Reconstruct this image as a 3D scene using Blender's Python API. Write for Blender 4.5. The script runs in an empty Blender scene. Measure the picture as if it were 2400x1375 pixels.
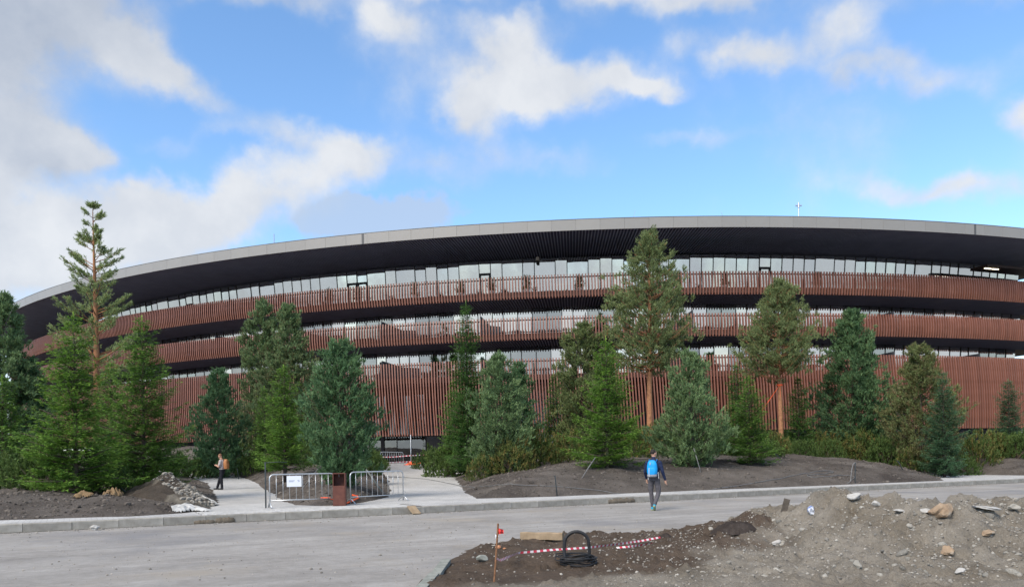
import bpy, bmesh, math, random
import numpy as np
from mathutils import Vector, Matrix

scene = bpy.context.scene
COL = scene.collection
R = math.radians
rng = np.random.default_rng(7)
random.seed(7)

# ------------------------------------------------------------------ camera
F, ROLL, EYE = 1746.0, 0.0148, 1.5          # focal length in photo pixels (2400 wide), roll, eye height
cam_d = bpy.data.cameras.new('camera')
cam = bpy.data.objects.new('camera', cam_d)
COL.objects.link(cam)
cam_d.sensor_fit = 'HORIZONTAL'
cam_d.sensor_width = 36.0
cam_d.lens = 36.0 * F / 2400.0
cam_d.shift_y = 392.5 / 2400.0
cam_d.clip_start = 0.1
cam_d.clip_end = 6000.0
cam.matrix_world = Matrix.Translation((0, 0, EYE)) @ Matrix.Rotation(R(90), 4, 'X') @ Matrix.Rotation(-ROLL, 4, 'Z')
scene.camera = cam

# ------------------------------------------------------------------ exposure
vs = scene.view_settings
vs.view_transform = 'Standard'
vs.look = 'None'
vs.gamma = 1.0
vs.use_curve_mapping = False
vs.exposure = 1.0
scene.cycles.use_denoising = True
scene.cycles.max_bounces = 8
scene.cycles.transparent_max_bounces = 12
scene.cycles.sample_clamp_indirect = 6.0

# ------------------------------------------------------------------ sun and sky
SUN_EL, SUN_AZ = 42.0, 215.0                # sun behind the camera, to the left
sd = bpy.data.lights.new('sun', 'SUN')
sd.energy = 2.3
sd.angle = R(28)
sd.color = (1.0, 0.91, 0.80)
sun = bpy.data.objects.new('sun', sd)
COL.objects.link(sun)
_a = R(SUN_AZ)
_to = Vector((math.sin(_a) * math.cos(R(SUN_EL)), math.cos(_a) * math.cos(R(SUN_EL)), math.sin(R(SUN_EL))))
sun.rotation_euler = _to.to_track_quat('Z', 'Y').to_euler()
sun.location = (-30, -40, 60)

world = bpy.data.worlds.new('World')
scene.world = world
world.use_nodes = True
WN, WL = world.node_tree.nodes, world.node_tree.links
WN.clear()


def wnode(t, **kw):
    n = WN.new(t)
    for k, v in kw.items():
        setattr(n, k, v)
    return n


def wput(sock, val):
    if hasattr(val, 'links') or hasattr(val, 'is_output'):
        WL.new(val, sock)
    else:
        sock.default_value = val


def wm(op, a, b=None, c=None, clamp=False):
    n = wnode('ShaderNodeMath', operation=op, use_clamp=clamp)
    wput(n.inputs[0], a)
    if b is not None:
        wput(n.inputs[1], b)
    if c is not None:
        wput(n.inputs[2], c)
    return n.outputs[0]


def wv(op, a, b=None):
    n = wnode('ShaderNodeVectorMath', operation=op)
    wput(n.inputs[0], a)
    if b is not None:
        wput(n.inputs[1], b)
    return n.outputs['Value'] if op == 'LENGTH' else n.outputs[0]


def wmap(val, f0, f1, t0, t1, smooth=True):
    n = wnode('ShaderNodeMapRange', interpolation_type='SMOOTHSTEP' if smooth else 'LINEAR')
    wput(n.inputs['Value'], val)
    for k, v in zip(('From Min', 'From Max', 'To Min', 'To Max'), (f0, f1, t0, t1)):
        wput(n.inputs[k], v)
    return n.outputs['Result']


def wmix(fac, a, b):
    n = wnode('ShaderNodeMix', data_type='RGBA')
    wput(n.inputs[0], fac)
    wput(n.inputs[6], a)
    wput(n.inputs[7], b)
    return n.outputs[2]


def wnoise(vec, scale, detail, rough=0.55, off=(0, 0, 0)):
    v = wv('ADD', vec, off)
    n = wnode('ShaderNodeTexNoise')
    WL.new(v, n.inputs['Vector'])
    n.inputs['Scale'].default_value = scale
    n.inputs['Detail'].default_value = detail
    n.inputs['Roughness'].default_value = rough
    return n


tc = wnode('ShaderNodeTexCoord')
D_ = wv('NORMALIZE', tc.outputs['Generated'])
sep = wnode('ShaderNodeSeparateXYZ')
WL.new(D_, sep.inputs[0])
sky = wnode('ShaderNodeTexSky', sky_type='NISHITA')
sky.sun_disc = False
sky.sun_elevation = R(SUN_EL)
sky.sun_rotation = R(SUN_AZ)
sky.altitude = 500
sky.air_density = 1.0
sky.dust_density = 0.35
sky.ozone_density = 2.2
# tangent coordinates of a direction (the sky to the back mirrors the sky in front)
ay = wm('ADD', wm('ABSOLUTE', sep.outputs[1]), 0.03)
gx = wm('DIVIDE', sep.outputs[0], ay)
gz = wm('DIVIDE', sep.outputs[2], ay)
cmb = wnode('ShaderNodeCombineXYZ')
WL.new(gx, cmb.inputs[0])
WL.new(gz, cmb.inputs[1])
warp = wnoise(D_, 5.0, 4.0, 0.55)
wv1 = wv('MULTIPLY', wv('SUBTRACT', warp.outputs['Color'], (0.5, 0.5, 0.5)), (0.20, 0.15, 0.0))
warp2 = wnoise(D_, 17.0, 4.0, 0.6, (3.1, 1.7, 0.4))
wv2 = wv('MULTIPLY', wv('SUBTRACT', warp2.outputs['Color'], (0.5, 0.5, 0.5)), (0.07, 0.055, 0.0))
G = wv('ADD', wv('ADD', cmb.outputs[0], wv1), wv2)


def T(u, v):
    return ((u - 1200) / F, (1080 - v) / F, 0.0)


# cloud banks: (u, v, half width, half height, turn, strength, greyness)
CLOUDS = [
    (20, 60, 420, 130, 0, 1.0, .75), (60, 230, 240, 190, 0, 1.0, .5), (330, 110, 200, 110, 20, .95, .25),
    (470, 190, 150, 60, 40, .9, .3), (640, 5, 230, 45, 0, .75, .35), (100, 350, 200, 80, 10, 1.0, .45),
    (200, 330, 90, 60, 35, .8, .0), (945, 75, 100, 55, 15, .62, .1), (1080, 5, 150, 45, 10, .7, .1),
    (1250, 140, 150, 75, 15, 1.0, .05), (1190, 230, 150, 90, 0, .75, .1), (1420, 225, 215, 75, -8, 1.1, .0),
    (1260, 290, 240, 70, 0, 1.0, .0), (1560, 228, 90, 35, 0, .8, .0), (1130, 345, 130, 60, 20, .7, .1),
    (1500, 15, 240, 60, 5, .95, .15), (1800, 10, 230, 48, 0, .8, .25), (2250, 15, 260, 55, 0, .66, .3),
    (1780, 162, 78, 52, -20, .95, .0), (1665, 120, 90, 42, 0, .5, .1), (1985, 135, 140, 48, -5, .7, .1),
    (2130, 215, 200, 62, 5, .66, .25), (1990, 240, 90, 40, 0, .5, .3), (2390, 305, 120, 62, 0, 1.0, .05),
    (60, 570, 330, 150, 0, 1.25, .1), (350, 560, 330, 120, 0, 1.2, .0), (560, 490, 300, 90, -5, 1.0, .0),
    (10, 440, 110, 60, 0, 1.0, .05), (720, 350, 190, 50, 25, .62, .15), (800, 415, 210, 60, 0, .62, .05),
    (2190, 495, 260, 45, 3, .8, .0), (430, 360, 90, 40, 0, .4, .1),
    (1320, 420, 160, 50, 0, .38, .2), (1000, 230, 130, 90, 0, .2, .1), (1050, 130, 110, 60, 0, .12, .1), (1350, 90, 160, 40, 0, .25, .05), (2050, 60, 240, 60, 0, .35, .2), (1880, 190, 120, 40, 0, .4, .1), (560, 330, 100, 30, 10, .35, .1), (2380, 180, 120, 60, 0, .3, .2), (300, 450, 200, 50, 0, .55, .05), (1650, 350, 170, 30, -8, .3, .1), (1100, 440, 150, 60, 0, .45, .2),
]
dens, grey = None, None
for (u, v, a, b, t, s_, g_) in CLOUDS:
    cx_, cz_, _ = T(u, v)
    mp = wnode('ShaderNodeMapping', vector_type='TEXTURE')
    WL.new(G, mp.inputs['Vector'])
    mp.inputs['Location'].default_value = (cx_, cz_, 0)
    mp.inputs['Rotation'].default_value = (0, 0, -R(t))
    mp.inputs['Scale'].default_value = (a / F, b / F, 1)
    ln = wv('LENGTH', mp.outputs[0])
    val = wmap(ln, 1.35, 0.0, 0.0, s_)
    dens = val if dens is None else wm('ADD', dens, val)
    gv = wm('MULTIPLY', val, g_)
    grey = gv if grey is None else wm('ADD', grey, gv)
n1 = wnoise(D_, 9.0, 7.0, 0.58, (1.3, 0.2, 5.0)).outputs['Fac']
n2 = wnoise(D_, 4.0, 5.0, 0.5, (7.3, 2.2, 1.0)).outputs['Fac']
# loose cloud everywhere, thicker low down
n3 = wnoise(D_, 26.0, 6.0, 0.62, (4.3, 9.2, 2.0)).outputs['Fac']
loose = wm('ADD', wmap(n2, 0.46, 0.72, 0.0, 0.42), wm('MULTIPLY', wm('SUBTRACT', n3, 0.5), 0.22))
low = wmap(sep.outputs[2], 0.02, 0.22, 0.85, 0.0)
over = wmap(sep.outputs[2], 0.50, 0.80, 0.0, 1.1)  # unseen cloud added overhead to whiten the skylight
tot = wm('ADD', wm('ADD', wm('ADD', dens, loose), low), over)
tot = wm('MULTIPLY', wm('MULTIPLY', tot, wm('ADD', wm('MULTIPLY', n1, 1.3), 0.35)), wm('ADD', wm('MULTIPLY', n3, 0.7), 0.65))
mask = wmap(tot, 0.05, 1.10, 0.0, 0.95)
gfac = wm('DIVIDE', grey, wm('ADD', dens, 0.15))
gfac = wm('ADD', gfac, wmap(n1, 0.40, 0.70, 0.22, -0.12, False), clamp=True)
cloud = wmix(gfac, (4.15, 4.25, 4.4, 1), (1.72, 2.06, 2.68, 1))
skyhue = wnode('ShaderNodeHueSaturation')
skyhue.inputs['Saturation'].default_value = 1.08
skyhue.inputs['Value'].default_value = 1.39
WL.new(sky.outputs[0], skyhue.inputs['Color'])
skyc = wv('MULTIPLY', skyhue.outputs[0], (0.95, 1.0, 1.0))
full = wmix(mask, skyc, cloud)
# one low blue-grey cloud with a clear edge, in front of the white bank
mp = wnode('ShaderNodeMapping', vector_type='TEXTURE')
WL.new(wv('ADD', cmb.outputs[0], wv2), mp.inputs['Vector'])
mp.inputs['Location'].default_value = (T(890, 525)[0], T(890, 525)[1], 0)
mp.inputs['Scale'].default_value = (250 / F, 72 / F, 1)
bl = wm('SUBTRACT', 1.0, wv('LENGTH', mp.outputs[0]))
bl = wm('ADD', bl, wm('MULTIPLY', wm('SUBTRACT', n1, 0.5), 1.3))
full = wmix(wmap(bl, 0.0, 0.28, 0.0, 0.8), full, (2.55, 3.15, 4.1, 1))
bg = wnode('ShaderNodeBackground')
WL.new(full, bg.inputs['Color'])
bg.inputs['Strength'].default_value = 0.10
wo = wnode('ShaderNodeOutputWorld')
WL.new(bg.outputs[0], wo.inputs['Surface'])
world.cycles.sampling_method = 'MANUAL'
world.cycles.sample_map_resolution = 512

# ------------------------------------------------------------------ helpers


def at(u, v, Y):
    """world point that lies Y metres in front of the eye along the sight line of photo pixel (u, v)"""
    du, dv = u - 1200.0, 1080.0 - v
    c, s = math.cos(ROLL), math.sin(ROLL)
    return Vector(((du * c + dv * s) / F * Y, Y, EYE + (-du * s + dv * c) / F * Y))


def finish(o, parent=None):
    COL.objects.link(o)
    if parent is not None:
        o.parent = parent
    return o


def tag(o, label=None, cat=None, group=None, kind=None):
    if label:
        o['label'] = label
    if cat:
        o['category'] = cat
    if group:
        o['group'] = group
    if kind:
        o['kind'] = kind
    return o


def empty(name, loc=(0, 0, 0), rz=0.0):
    o = bpy.data.objects.new(name, None)
    COL.objects.link(o)
    o.location = loc
    o.rotation_euler = (0, 0, rz)
    o.empty_display_size = 0.2
    return o


def mesh_np(name, V, Fc, mats, col=None, smooth=False, mi=None):
    """mesh from numpy arrays, faces all of one size"""
    V = np.asarray(V, np.float32).reshape(-1, 3)
    Fc = np.asarray(Fc, np.int32)
    k = Fc.shape[1]
    me = bpy.data.meshes.new(name)
    me.vertices.add(len(V))
    me.vertices.foreach_set('co', V.ravel())
    me.loops.add(Fc.size)
    me.loops.foreach_set('vertex_index', Fc.ravel())
    me.polygons.add(len(Fc))
    me.polygons.foreach_set('loop_start', np.arange(0, Fc.size, k, dtype=np.int32))
    if mi is not None:
        me.polygons.foreach_set('material_index', np.asarray(mi, np.int32))
    me.polygons.foreach_set('use_smooth', np.full(len(Fc), smooth, bool))
    me.update(calc_edges=True)
    for m in (mats if isinstance(mats, (list, tuple)) else [mats]):
        me.materials.append(m)
    if col is not None:
        ca = me.color_attributes.new('col', 'FLOAT_COLOR', 'POINT')
        c4 = np.ones((len(V), 4), np.float32)
        c4[:, :3] = col
        ca.data.foreach_set('color', c4.ravel())
    return me


class MB:
    """collects boxes, tubes and lathes into one mesh (quads only)"""

    def __init__(self):
        self.V, self.Fq, self.n, self.m = [], [], 0, []

    def add(self, V, Fq, mi=0):
        V = np.asarray(V, float)
        self.V.append(V)
        self.Fq.append(np.asarray(Fq, int) + self.n)
        self.m += [mi] * len(Fq)
        self.n += len(V)

    def box(self, lo, hi, mi=0, M=None):
        x0, y0, z0 = lo
        x1, y1, z1 = hi
        V = np.array([(x0, y0, z0), (x1, y0, z0), (x1, y1, z0), (x0, y1, z0), (x0, y0, z1), (x1, y0, z1), (x1, y1, z1), (x0, y1, z1)], float)
        if M is not None:
            V = np.array([list(M @ Vector(p)) for p in V])
        self.add(V, [(0, 3, 2, 1), (4, 5, 6, 7), (0, 1, 5, 4), (1, 2, 6, 5), (2, 3, 7, 6), (3, 0, 4, 7)], mi)

    def tube(self, pts, rad, n=8, mi=0, closed=False):
        pts = np.array([list(p) for p in pts], float)
        k = len(pts)
        rad = np.full(k, rad) if np.isscalar(rad) else np.asarray(rad, float)
        tan = np.gradient(pts, axis=0)
        if closed:
            tan = np.roll(pts, -1, 0) - np.roll(pts, 1, 0)
        tan /= np.linalg.norm(tan, axis=1)[:, None] + 1e-9
        up = np.array([0, 0, 1.0])
        if abs(tan[0] @ up) > .9:
            up = np.array([1.0, 0, 0])
        a = np.cross(tan[0], up)
        a /= np.linalg.norm(a)
        ang = np.linspace(0, 2 * np.pi, n, endpoint=False)
        V = []
        for i in range(k):
            a = a - tan[i] * (a @ tan[i])
            a /= np.linalg.norm(a) + 1e-9
            b = np.cross(tan[i], a)
            V.append(pts[i] + rad[i] * (np.cos(ang)[:, None] * a + np.sin(ang)[:, None] * b))
        V = np.concatenate(V)
        Fq = []
        for i in range(k if closed else k - 1):
            j = (i + 1) % k
            for q in range(n):
                w = (q + 1) % n
                Fq.append((i * n + q, i * n + w, j * n + w, j * n + q))
        if not closed:
            for i, rev in ((0, True), (k - 1, False)):
                base = i * n
                h = n // 2
                for q in range(h - 1):
                    f = (base + q, base + q + 1, base + n - 2 - q, base + n - 1 - q)
                    Fq.append(f[::-1] if rev else f)
        self.add(V, Fq, mi)

    def mesh(self, name, mats, smooth=False):
        return mesh_np(name, np.concatenate(self.V), np.concatenate(self.Fq), mats, smooth=smooth, mi=self.m)

    def build(self, name, mats, parent=None, smooth=False):
        return finish(bpy.data.objects.new(name, self.mesh(name, mats, smooth)), parent)


def put(name, me, parent=None, loc=(0, 0, 0), rot=(0, 0, 0), sc=None):
    o = bpy.data.objects.new(name, me)
    o.location = loc
    o.rotation_euler = rot
    if sc is not None:
        o.scale = sc
    return finish(o, parent)


def _hash(ix, iy, seed):
    h = np.sin(ix * 127.1 + iy * 311.7 + seed * 74.7) * 43758.5453
    return h - np.floor(h)


def vnoise(x, y, seed=0):
    x = np.asarray(x, float)
    y = np.asarray(y, float)
    ix, iy = np.floor(x), np.floor(y)
    fx, fy = x - ix, y - iy
    fx, fy = fx * fx * (3 - 2 * fx), fy * fy * (3 - 2 * fy)
    a = _hash(ix, iy, seed)
    b = _hash(ix + 1, iy, seed)
    c = _hash(ix, iy + 1, seed)
    d = _hash(ix + 1, iy + 1, seed)
    return a + (b - a) * fx + (c - a) * fy + (a - b - c + d) * fx * fy


def fbm(x, y, oct=4, seed=0):
    t, amp, s = 0.0, 0.5, 0.0
    for i in range(oct):
        t = t + amp * (vnoise(x, y, seed + i) - .5)
        s += amp
        x, y, amp = x * 2.03, y * 2.03, amp * .5
    return t / s * 2          # about -1..1


# ------------------------------------------------------------------ materials
def mat(name, base, rough=0.8, noise=None, bump=None, metallic=0.0, spec=0.3, coords='Object', sheen=None):
    """base: colour, or list of (position, colour) over a noise; noise=(scale, detail); bump=(scale, strength, distance)"""
    m = bpy.data.materials.new(name)
    m.use_nodes = True
    N, L = m.node_tree.nodes, m.node_tree.links
    p = N['Principled BSDF']
    p.inputs['Roughness'].default_value = rough
    p.inputs['Metallic'].default_value = metallic
    p.inputs['Specular IOR Level'].default_value = spec
    tcn = N.new('ShaderNodeTexCoord')
    if isinstance(base[0], (int, float)):
        p.inputs['Base Color'].default_value = (*base, 1)
    else:
        nz = N.new('ShaderNodeTexNoise')
        nz.inputs['Scale'].default_value = noise[0]
        nz.inputs['Detail'].default_value = noise[1]
        nz.inputs['Roughness'].default_value = 0.65
        L.new(tcn.outputs[coords], nz.inputs['Vector'])
        cr = N.new('ShaderNodeValToRGB')
        el = cr.color_ramp.elements
        while len(el) < len(base):
            el.new(0.5)
        for e, (pos, c) in zip(el, base):
            e.position = pos
            e.color = (*c, 1)
        L.new(nz.outputs['Fac'], cr.inputs['Fac'])
        L.new(cr.outputs['Color'], p.inputs['Base Color'])
    if bump:
        nb = N.new('ShaderNodeTexNoise')
        nb.inputs['Scale'].default_value = bump[0]
        nb.inputs['Detail'].default_value = 6
        nb.inputs['Roughness'].default_value = 0.7
        L.new(tcn.outputs[coords], nb.inputs['Vector'])
        bn = N.new('ShaderNodeBump')
        bn.inputs['Strength'].default_value = bump[1]
        bn.inputs['Distance'].default_value = bump[2]
        L.new(nb.outputs['Fac'], bn.inputs['Height'])
        L.new(bn.outputs['Normal'], p.inputs['Normal'])
    return m


def vary(m, amount=0.25, node='ShaderNodeObjectInfo', out='Random'):
    """multiply base colour by a random value per object (or per island)"""
    N, L = m.node_tree.nodes, m.node_tree.links
    p = N['Principled BSDF']
    src = p.inputs['Base Color']
    r = N.new(node)
    mr = N.new('ShaderNodeMapRange')
    mr.inputs['To Min'].default_value = 1 - amount
    mr.inputs['To Max'].default_value = 1 + amount
    L.new(r.outputs[out], mr.inputs['Value'])
    mx = N.new('ShaderNodeMix')
    mx.data_type = 'RGBA'
    mx.blend_type = 'MULTIPLY'
    mx.inputs[0].default_value = 1
    if src.links:
        L.new(src.links[0].from_socket, mx.inputs[6])
    else:
        mx.inputs[6].default_value = src.default_value
    L.new(mr.outputs[0], mx.inputs[7])
    L.new(mx.outputs[2], src)
    return m


M = {}
M['foliage'] = bpy.data.materials.new('foliage')
M['foliage'].use_nodes = True
_N, _L = M['foliage'].node_tree.nodes, M['foliage'].node_tree.links
_N.clear()
_at = _N.new('ShaderNodeAttribute')
_at.attribute_name = 'col'
_g = _N.new('ShaderNodeNewGeometry')
_mr = _N.new('ShaderNodeMapRange')
_mr.inputs['To Min'].default_value = 0.70
_mr.inputs['To Max'].default_value = 1.32
_L.new(_g.outputs['Random Per Island'], _mr.inputs['Value'])
_mx = _N.new('ShaderNodeMix')
_mx.data_type = 'RGBA'
_mx.blend_type = 'MULTIPLY'
_mx.inputs[0].default_value = 1
_L.new(_at.outputs['Color'], _mx.inputs[6])
_L.new(_mr.outputs[0], _mx.inputs[7])
_p = _N.new('ShaderNodeBsdfPrincipled')
_p.inputs['Roughness'].default_value = 0.6
_p.inputs['Specular IOR Level'].default_value = 0.25
_L.new(_mx.outputs[2], _p.inputs['Base Color'])
_tr = _N.new('ShaderNodeBsdfTranslucent')
_L.new(_mx.outputs[2], _tr.inputs['Color'])
_ms = _N.new('ShaderNodeMixShader')
_ms.inputs[0].default_value = 0.35
_L.new(_p.outputs[0], _ms.inputs[1])
_L.new(_tr.outputs[0], _ms.inputs[2])
_o = _N.new('ShaderNodeOutputMaterial')
_L.new(_ms.outputs[0], _o.inputs['Surface'])

M['bark'] = mat('bark', [(.3, (.06, .045, .035)), (.7, (.13, .10, .08))], .9, (9, 5), (25, .6, .02))
M['bark_orange'] = mat('bark_orange', [(.25, (.10, .06, .04)), (.45, (.30, .14, .07)), (.75, (.42, .21, .11))], .9, (6, 6), (18, .8, .03))
M['soil'] = mat('soil', [(.25, (.030, .026, .024)), (.5, (.062, .053, .047)), (.72, (.105, .090, .078))], .95, (2.2, 10), (14, .9, .06), spec=.1)
M['asphalt'] = None
M['kerb'] = vary(mat('kerb_concrete', [(.3, (.180, .167, .144)), (.5, (.261, .248, .221)), (.75, (.333, .317, .288))], .85, (3.5, 8), (40, .35, .01)), .10)
M['wood'] = vary(mat('wood', [(.3, (.20, .145, .09)), (.7, (.34, .255, .165))], .75, (5, 6), (30, .3, .01)), .1)
M['old_wood'] = mat('old_wood', [(.3, (.05, .042, .034)), (.7, (.13, .11, .09))], .85, (12, 5), (30, .4, .01))
M['steel'] = mat('galvanised_steel', [(.3, (.42, .44, .46)), (.7, (.60, .62, .64))], .38, (14, 4), metallic=.75, spec=.5)
M['corten'] = mat('corten', [(.3, (.085, .030, .022)), (.6, (.125, .046, .033)), (.8, (.16, .065, .045))], .62, (7, 7), (60, .15, .005))
M['rust'] = mat('rust', [(.3, (.10, .045, .02)), (.7, (.24, .12, .06))], .8, (30, 5))
M['orange'] = mat('orange_plastic', (.80, .10, .025), .45)
M['black_rubber'] = mat('black_rubber', [(.3, (.012, .012, .013)), (.8, (.035, .036, .04))], .55, (12, 5))
M['black_bag'] = mat('black_bag', (.012, .012, .014), .3, bump=(18, .8, .03), spec=.5)
M['hose'] = mat('hose_grey', [(.3, (.10, .10, .10)), (.7, (.20, .20, .20))], .6, (5, 4))
M['pipe_dark'] = mat('pipe_dark', (.03, .04, .045), .5)
M['white_plastic'] = mat('white_sheet', [(.3, (.26, .26, .255)), (.6, (.50, .50, .49))], .55, (3, 6), (10, .5, .03))
M['paper'] = mat('paper', (.82, .84, .88), .7)
M['ink'] = mat('ink', (.18, .22, .36), .7)
M['brick'] = mat('brick_chunk', [(.3, (.42, .17, .08)), (.7, (.62, .30, .16))], .9, (9, 4), (30, .5, .01))
M['burlap'] = mat('burlap', [(.3, (.13, .085, .045)), (.7, (.24, .165, .09))], .95, (20, 6), (45, .7, .02))
M['rock'] = vary(mat('rock', [(.25, (.16, .147, .125)), (.5, (.26, .245, .215)), (.75, (.37, .355, .32))], .85, (4, 8), (12, .5, .03)), .4)
M['rock_brown'] = mat('rock_brown', [(.3, (.20, .135, .085)), (.55, (.34, .25, .17)), (.7, (.50, .46, .40))], .9, (5, 8), (12, .7, .04))
M['rock_white'] = mat('rock_white', [(.3, (.30, .29, .27)), (.7, (.47, .46, .44))], .8, (5, 7), (14, .5, .02))
M['rock_green'] = mat('rock_green', [(.3, (.16, .17, .15)), (.7, (.30, .31, .28))], .9, (8, 7), (14, .6, .02))
M['slat'] = vary(mat('slat_metal', [(.3, (.195, .079, .052)), (.6, (.240, .102, .070)), (.8, (.285, .136, .098))], .48, (1.1, 5), spec=.4), .12)
M['slat_rows'] = vary(mat('slat_metal_rows', [(.3, (.195, .079, .052)), (.6, (.240, .102, .070)), (.8, (.285, .136, .098))], .48, (1.1, 5), spec=.4), .12, 'ShaderNodeNewGeometry', 'Random Per Island')
M['rail'] = mat('rail_metal', (.050, .028, .024), .5)
M['slab'] = mat('slab_edge', [(.3, (.135, .072, .055)), (.7, (.165, .092, .072))], .6, (.7, 4))
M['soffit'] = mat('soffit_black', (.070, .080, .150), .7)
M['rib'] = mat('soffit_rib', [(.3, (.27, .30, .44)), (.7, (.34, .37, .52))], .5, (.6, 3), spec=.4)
M['fascia'] = vary(mat('fascia_panel', [(.3, (.245, .232, .213)), (.7, (.275, .262, .243))], .42, (.5, 5), spec=.45), .035)
M['fascia_dark'] = mat('fascia_joint', (.10, .10, .10), .6)
M['coping'] = mat('coping', (.13, .125, .12), .6)
M['frame'] = mat('window_frame', (.022, .024, .030), .45)
M['curtain'] = vary(mat('curtain', [(.35, (.66, .62, .63)), (.65, (.80, .77, .78))], .85, (3, 3)), .08)
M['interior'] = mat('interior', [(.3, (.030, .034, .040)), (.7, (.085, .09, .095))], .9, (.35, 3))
M['plaster'] = mat('plaster', [(.3, (.60, .58, .57)), (.7, (.70, .68, .67))], .85, (1, 5))
M['divider'] = mat('divider', (.055, .058, .066), .5)
M['pot'] = mat('planter', (.42, .38, .36), .7)
M['light'] = bpy.data.materials.new('lit_strip')
M['light'].use_nodes = True
_p = M['light'].node_tree.nodes['Principled BSDF']
_p.inputs['Emission Color'].default_value = (1, .86, .62, 1)
_p.inputs['Emission Strength'].default_value = 2.0


def glass_mat(name, refl, tint, gcol):
    m = bpy.data.materials.new(name)
    m.use_nodes = True
    N, L = m.node_tree.nodes, m.node_tree.links
    N.clear()
    gl = N.new('ShaderNodeBsdfGlossy')
    gl.inputs['Color'].default_value = (*gcol, 1)
    gl.inputs['Roughness'].default_value = 0.004
    tcn = N.new('ShaderNodeTexCoord')
    nz = N.new('ShaderNodeTexNoise')
    nz.inputs['Scale'].default_value = 0.9
    nz.inputs['Detail'].default_value = 1
    L.new(tcn.outputs['Object'], nz.inputs['Vector'])
    bn = N.new('ShaderNodeBump')
    bn.inputs['Strength'].default_value = 0.05
    bn.inputs['Distance'].default_value = 0.05
    L.new(nz.outputs['Fac'], bn.inputs['Height'])
    L.new(bn.outputs['Normal'], gl.inputs['Normal'])
    tr = N.new('ShaderNodeBsdfTransparent')
    tr.inputs['Color'].default_value = (*tint, 1)
    lw = N.new('ShaderNodeFresnel')
    lw.inputs['IOR'].default_value = 1.45
    mr = N.new('ShaderNodeMapRange')
    mr.inputs['To Min'].default_value = refl
    mr.inputs['To Max'].default_value = 1.0
    L.new(lw.outputs[0], mr.inputs['Value'])
    ms = N.new('ShaderNodeMixShader')
    L.new(mr.outputs[0], ms.inputs[0])
    L.new(tr.outputs[0], ms.inputs[1])
    L.new(gl.outputs[0], ms.inputs[2])
    o = N.new('ShaderNodeOutputMaterial')
    L.new(ms.outputs[0], o.inputs['Surface'])
    return m


M['glass'] = glass_mat('coated_glass', .64, (.55, .58, .60), (.92, .94, .97))
M['glass_top'] = glass_mat('grey_glass', .50, (.50, .54, .57), (.90, .94, .98))
M['glass_entry'] = glass_mat('entrance_glass', .16, (.30, .34, .36), (.90, .95, 1.0))
M['glass_dark'] = glass_mat('tinted_glass', .34, (.34, .38, .40), (.90, .95, 1.0))


def ground_mat(name, stops, sc, fine, bumps, rough=.92, patches=None):
    """two noises mixed plus bump; patches=(colour, scale, low, high)"""
    m = bpy.data.materials.new(name)
    m.use_nodes = True
    N, L = m.node_tree.nodes, m.node_tree.links
    p = N['Principled BSDF']
    p.inputs['Roughness'].default_value = rough
    p.inputs['Specular IOR Level'].default_value = .15
    tcn = N.new('ShaderNodeTexCoord')

    def nz(scale, detail, rgh=.65):
        n = N.new('ShaderNodeTexNoise')
        n.inputs['Scale'].default_value = scale
        n.inputs['Detail'].default_value = detail
        n.inputs['Roughness'].default_value = rgh
        L.new(tcn.outputs['Object'], n.inputs['Vector'])
        return n.outputs['Fac']
    a, b = nz(sc, 8), nz(fine, 5, .8)
    ad = N.new('ShaderNodeMath')
    ad.operation = 'MULTIPLY_ADD'
    L.new(b, ad.inputs[0])
    ad.inputs[1].default_value = .55
    mu = N.new('ShaderNodeMath')
    mu.operation = 'MULTIPLY_ADD'
    L.new(a, mu.inputs[0])
    mu.inputs[1].default_value = .75
    mu.inputs[2].default_value = -.15
    L.new(mu.outputs[0], ad.inputs[2])
    cr = N.new('ShaderNodeValToRGB')
    el = cr.color_ramp.elements
    while len(el) < len(stops):
        el.new(.5)
    for e, (q, c) in zip(el, stops):
        e.position = q
        e.color = (*c, 1)
    L.new(ad.outputs[0], cr.inputs[0])
    out = cr.outputs[0]
    for (pc, ps, lo, hi) in (patches or []):
        mr = N.new('ShaderNodeMapRange')
        mr.interpolation_type = 'SMOOTHSTEP'
        L.new(nz(ps, 6), mr.inputs['Value'])
        mr.inputs['From Min'].default_value = lo
        mr.inputs['From Max'].default_value = hi
        mx = N.new('ShaderNodeMix')
        mx.data_type = 'RGBA'
        L.new(mr.outputs[0], mx.inputs[0])
        L.new(out, mx.inputs[6])
        mx.inputs[7].default_value = (*pc, 1)
        out = mx.outputs[2]
    L.new(out, p.inputs['Base Color'])
    prev = None
    for (bs, st, dist) in bumps:
        bn = N.new('ShaderNodeBump')
        bn.inputs['Strength'].default_value = st
        bn.inputs['Distance'].default_value = dist
        L.new(nz(bs, 5, .75), bn.inputs['Height'])
        if prev is not None:
            L.new(prev, bn.inputs['Normal'])
        prev = bn.outputs['Normal']
    L.new(prev, p.inputs['Normal'])
    return m


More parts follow.
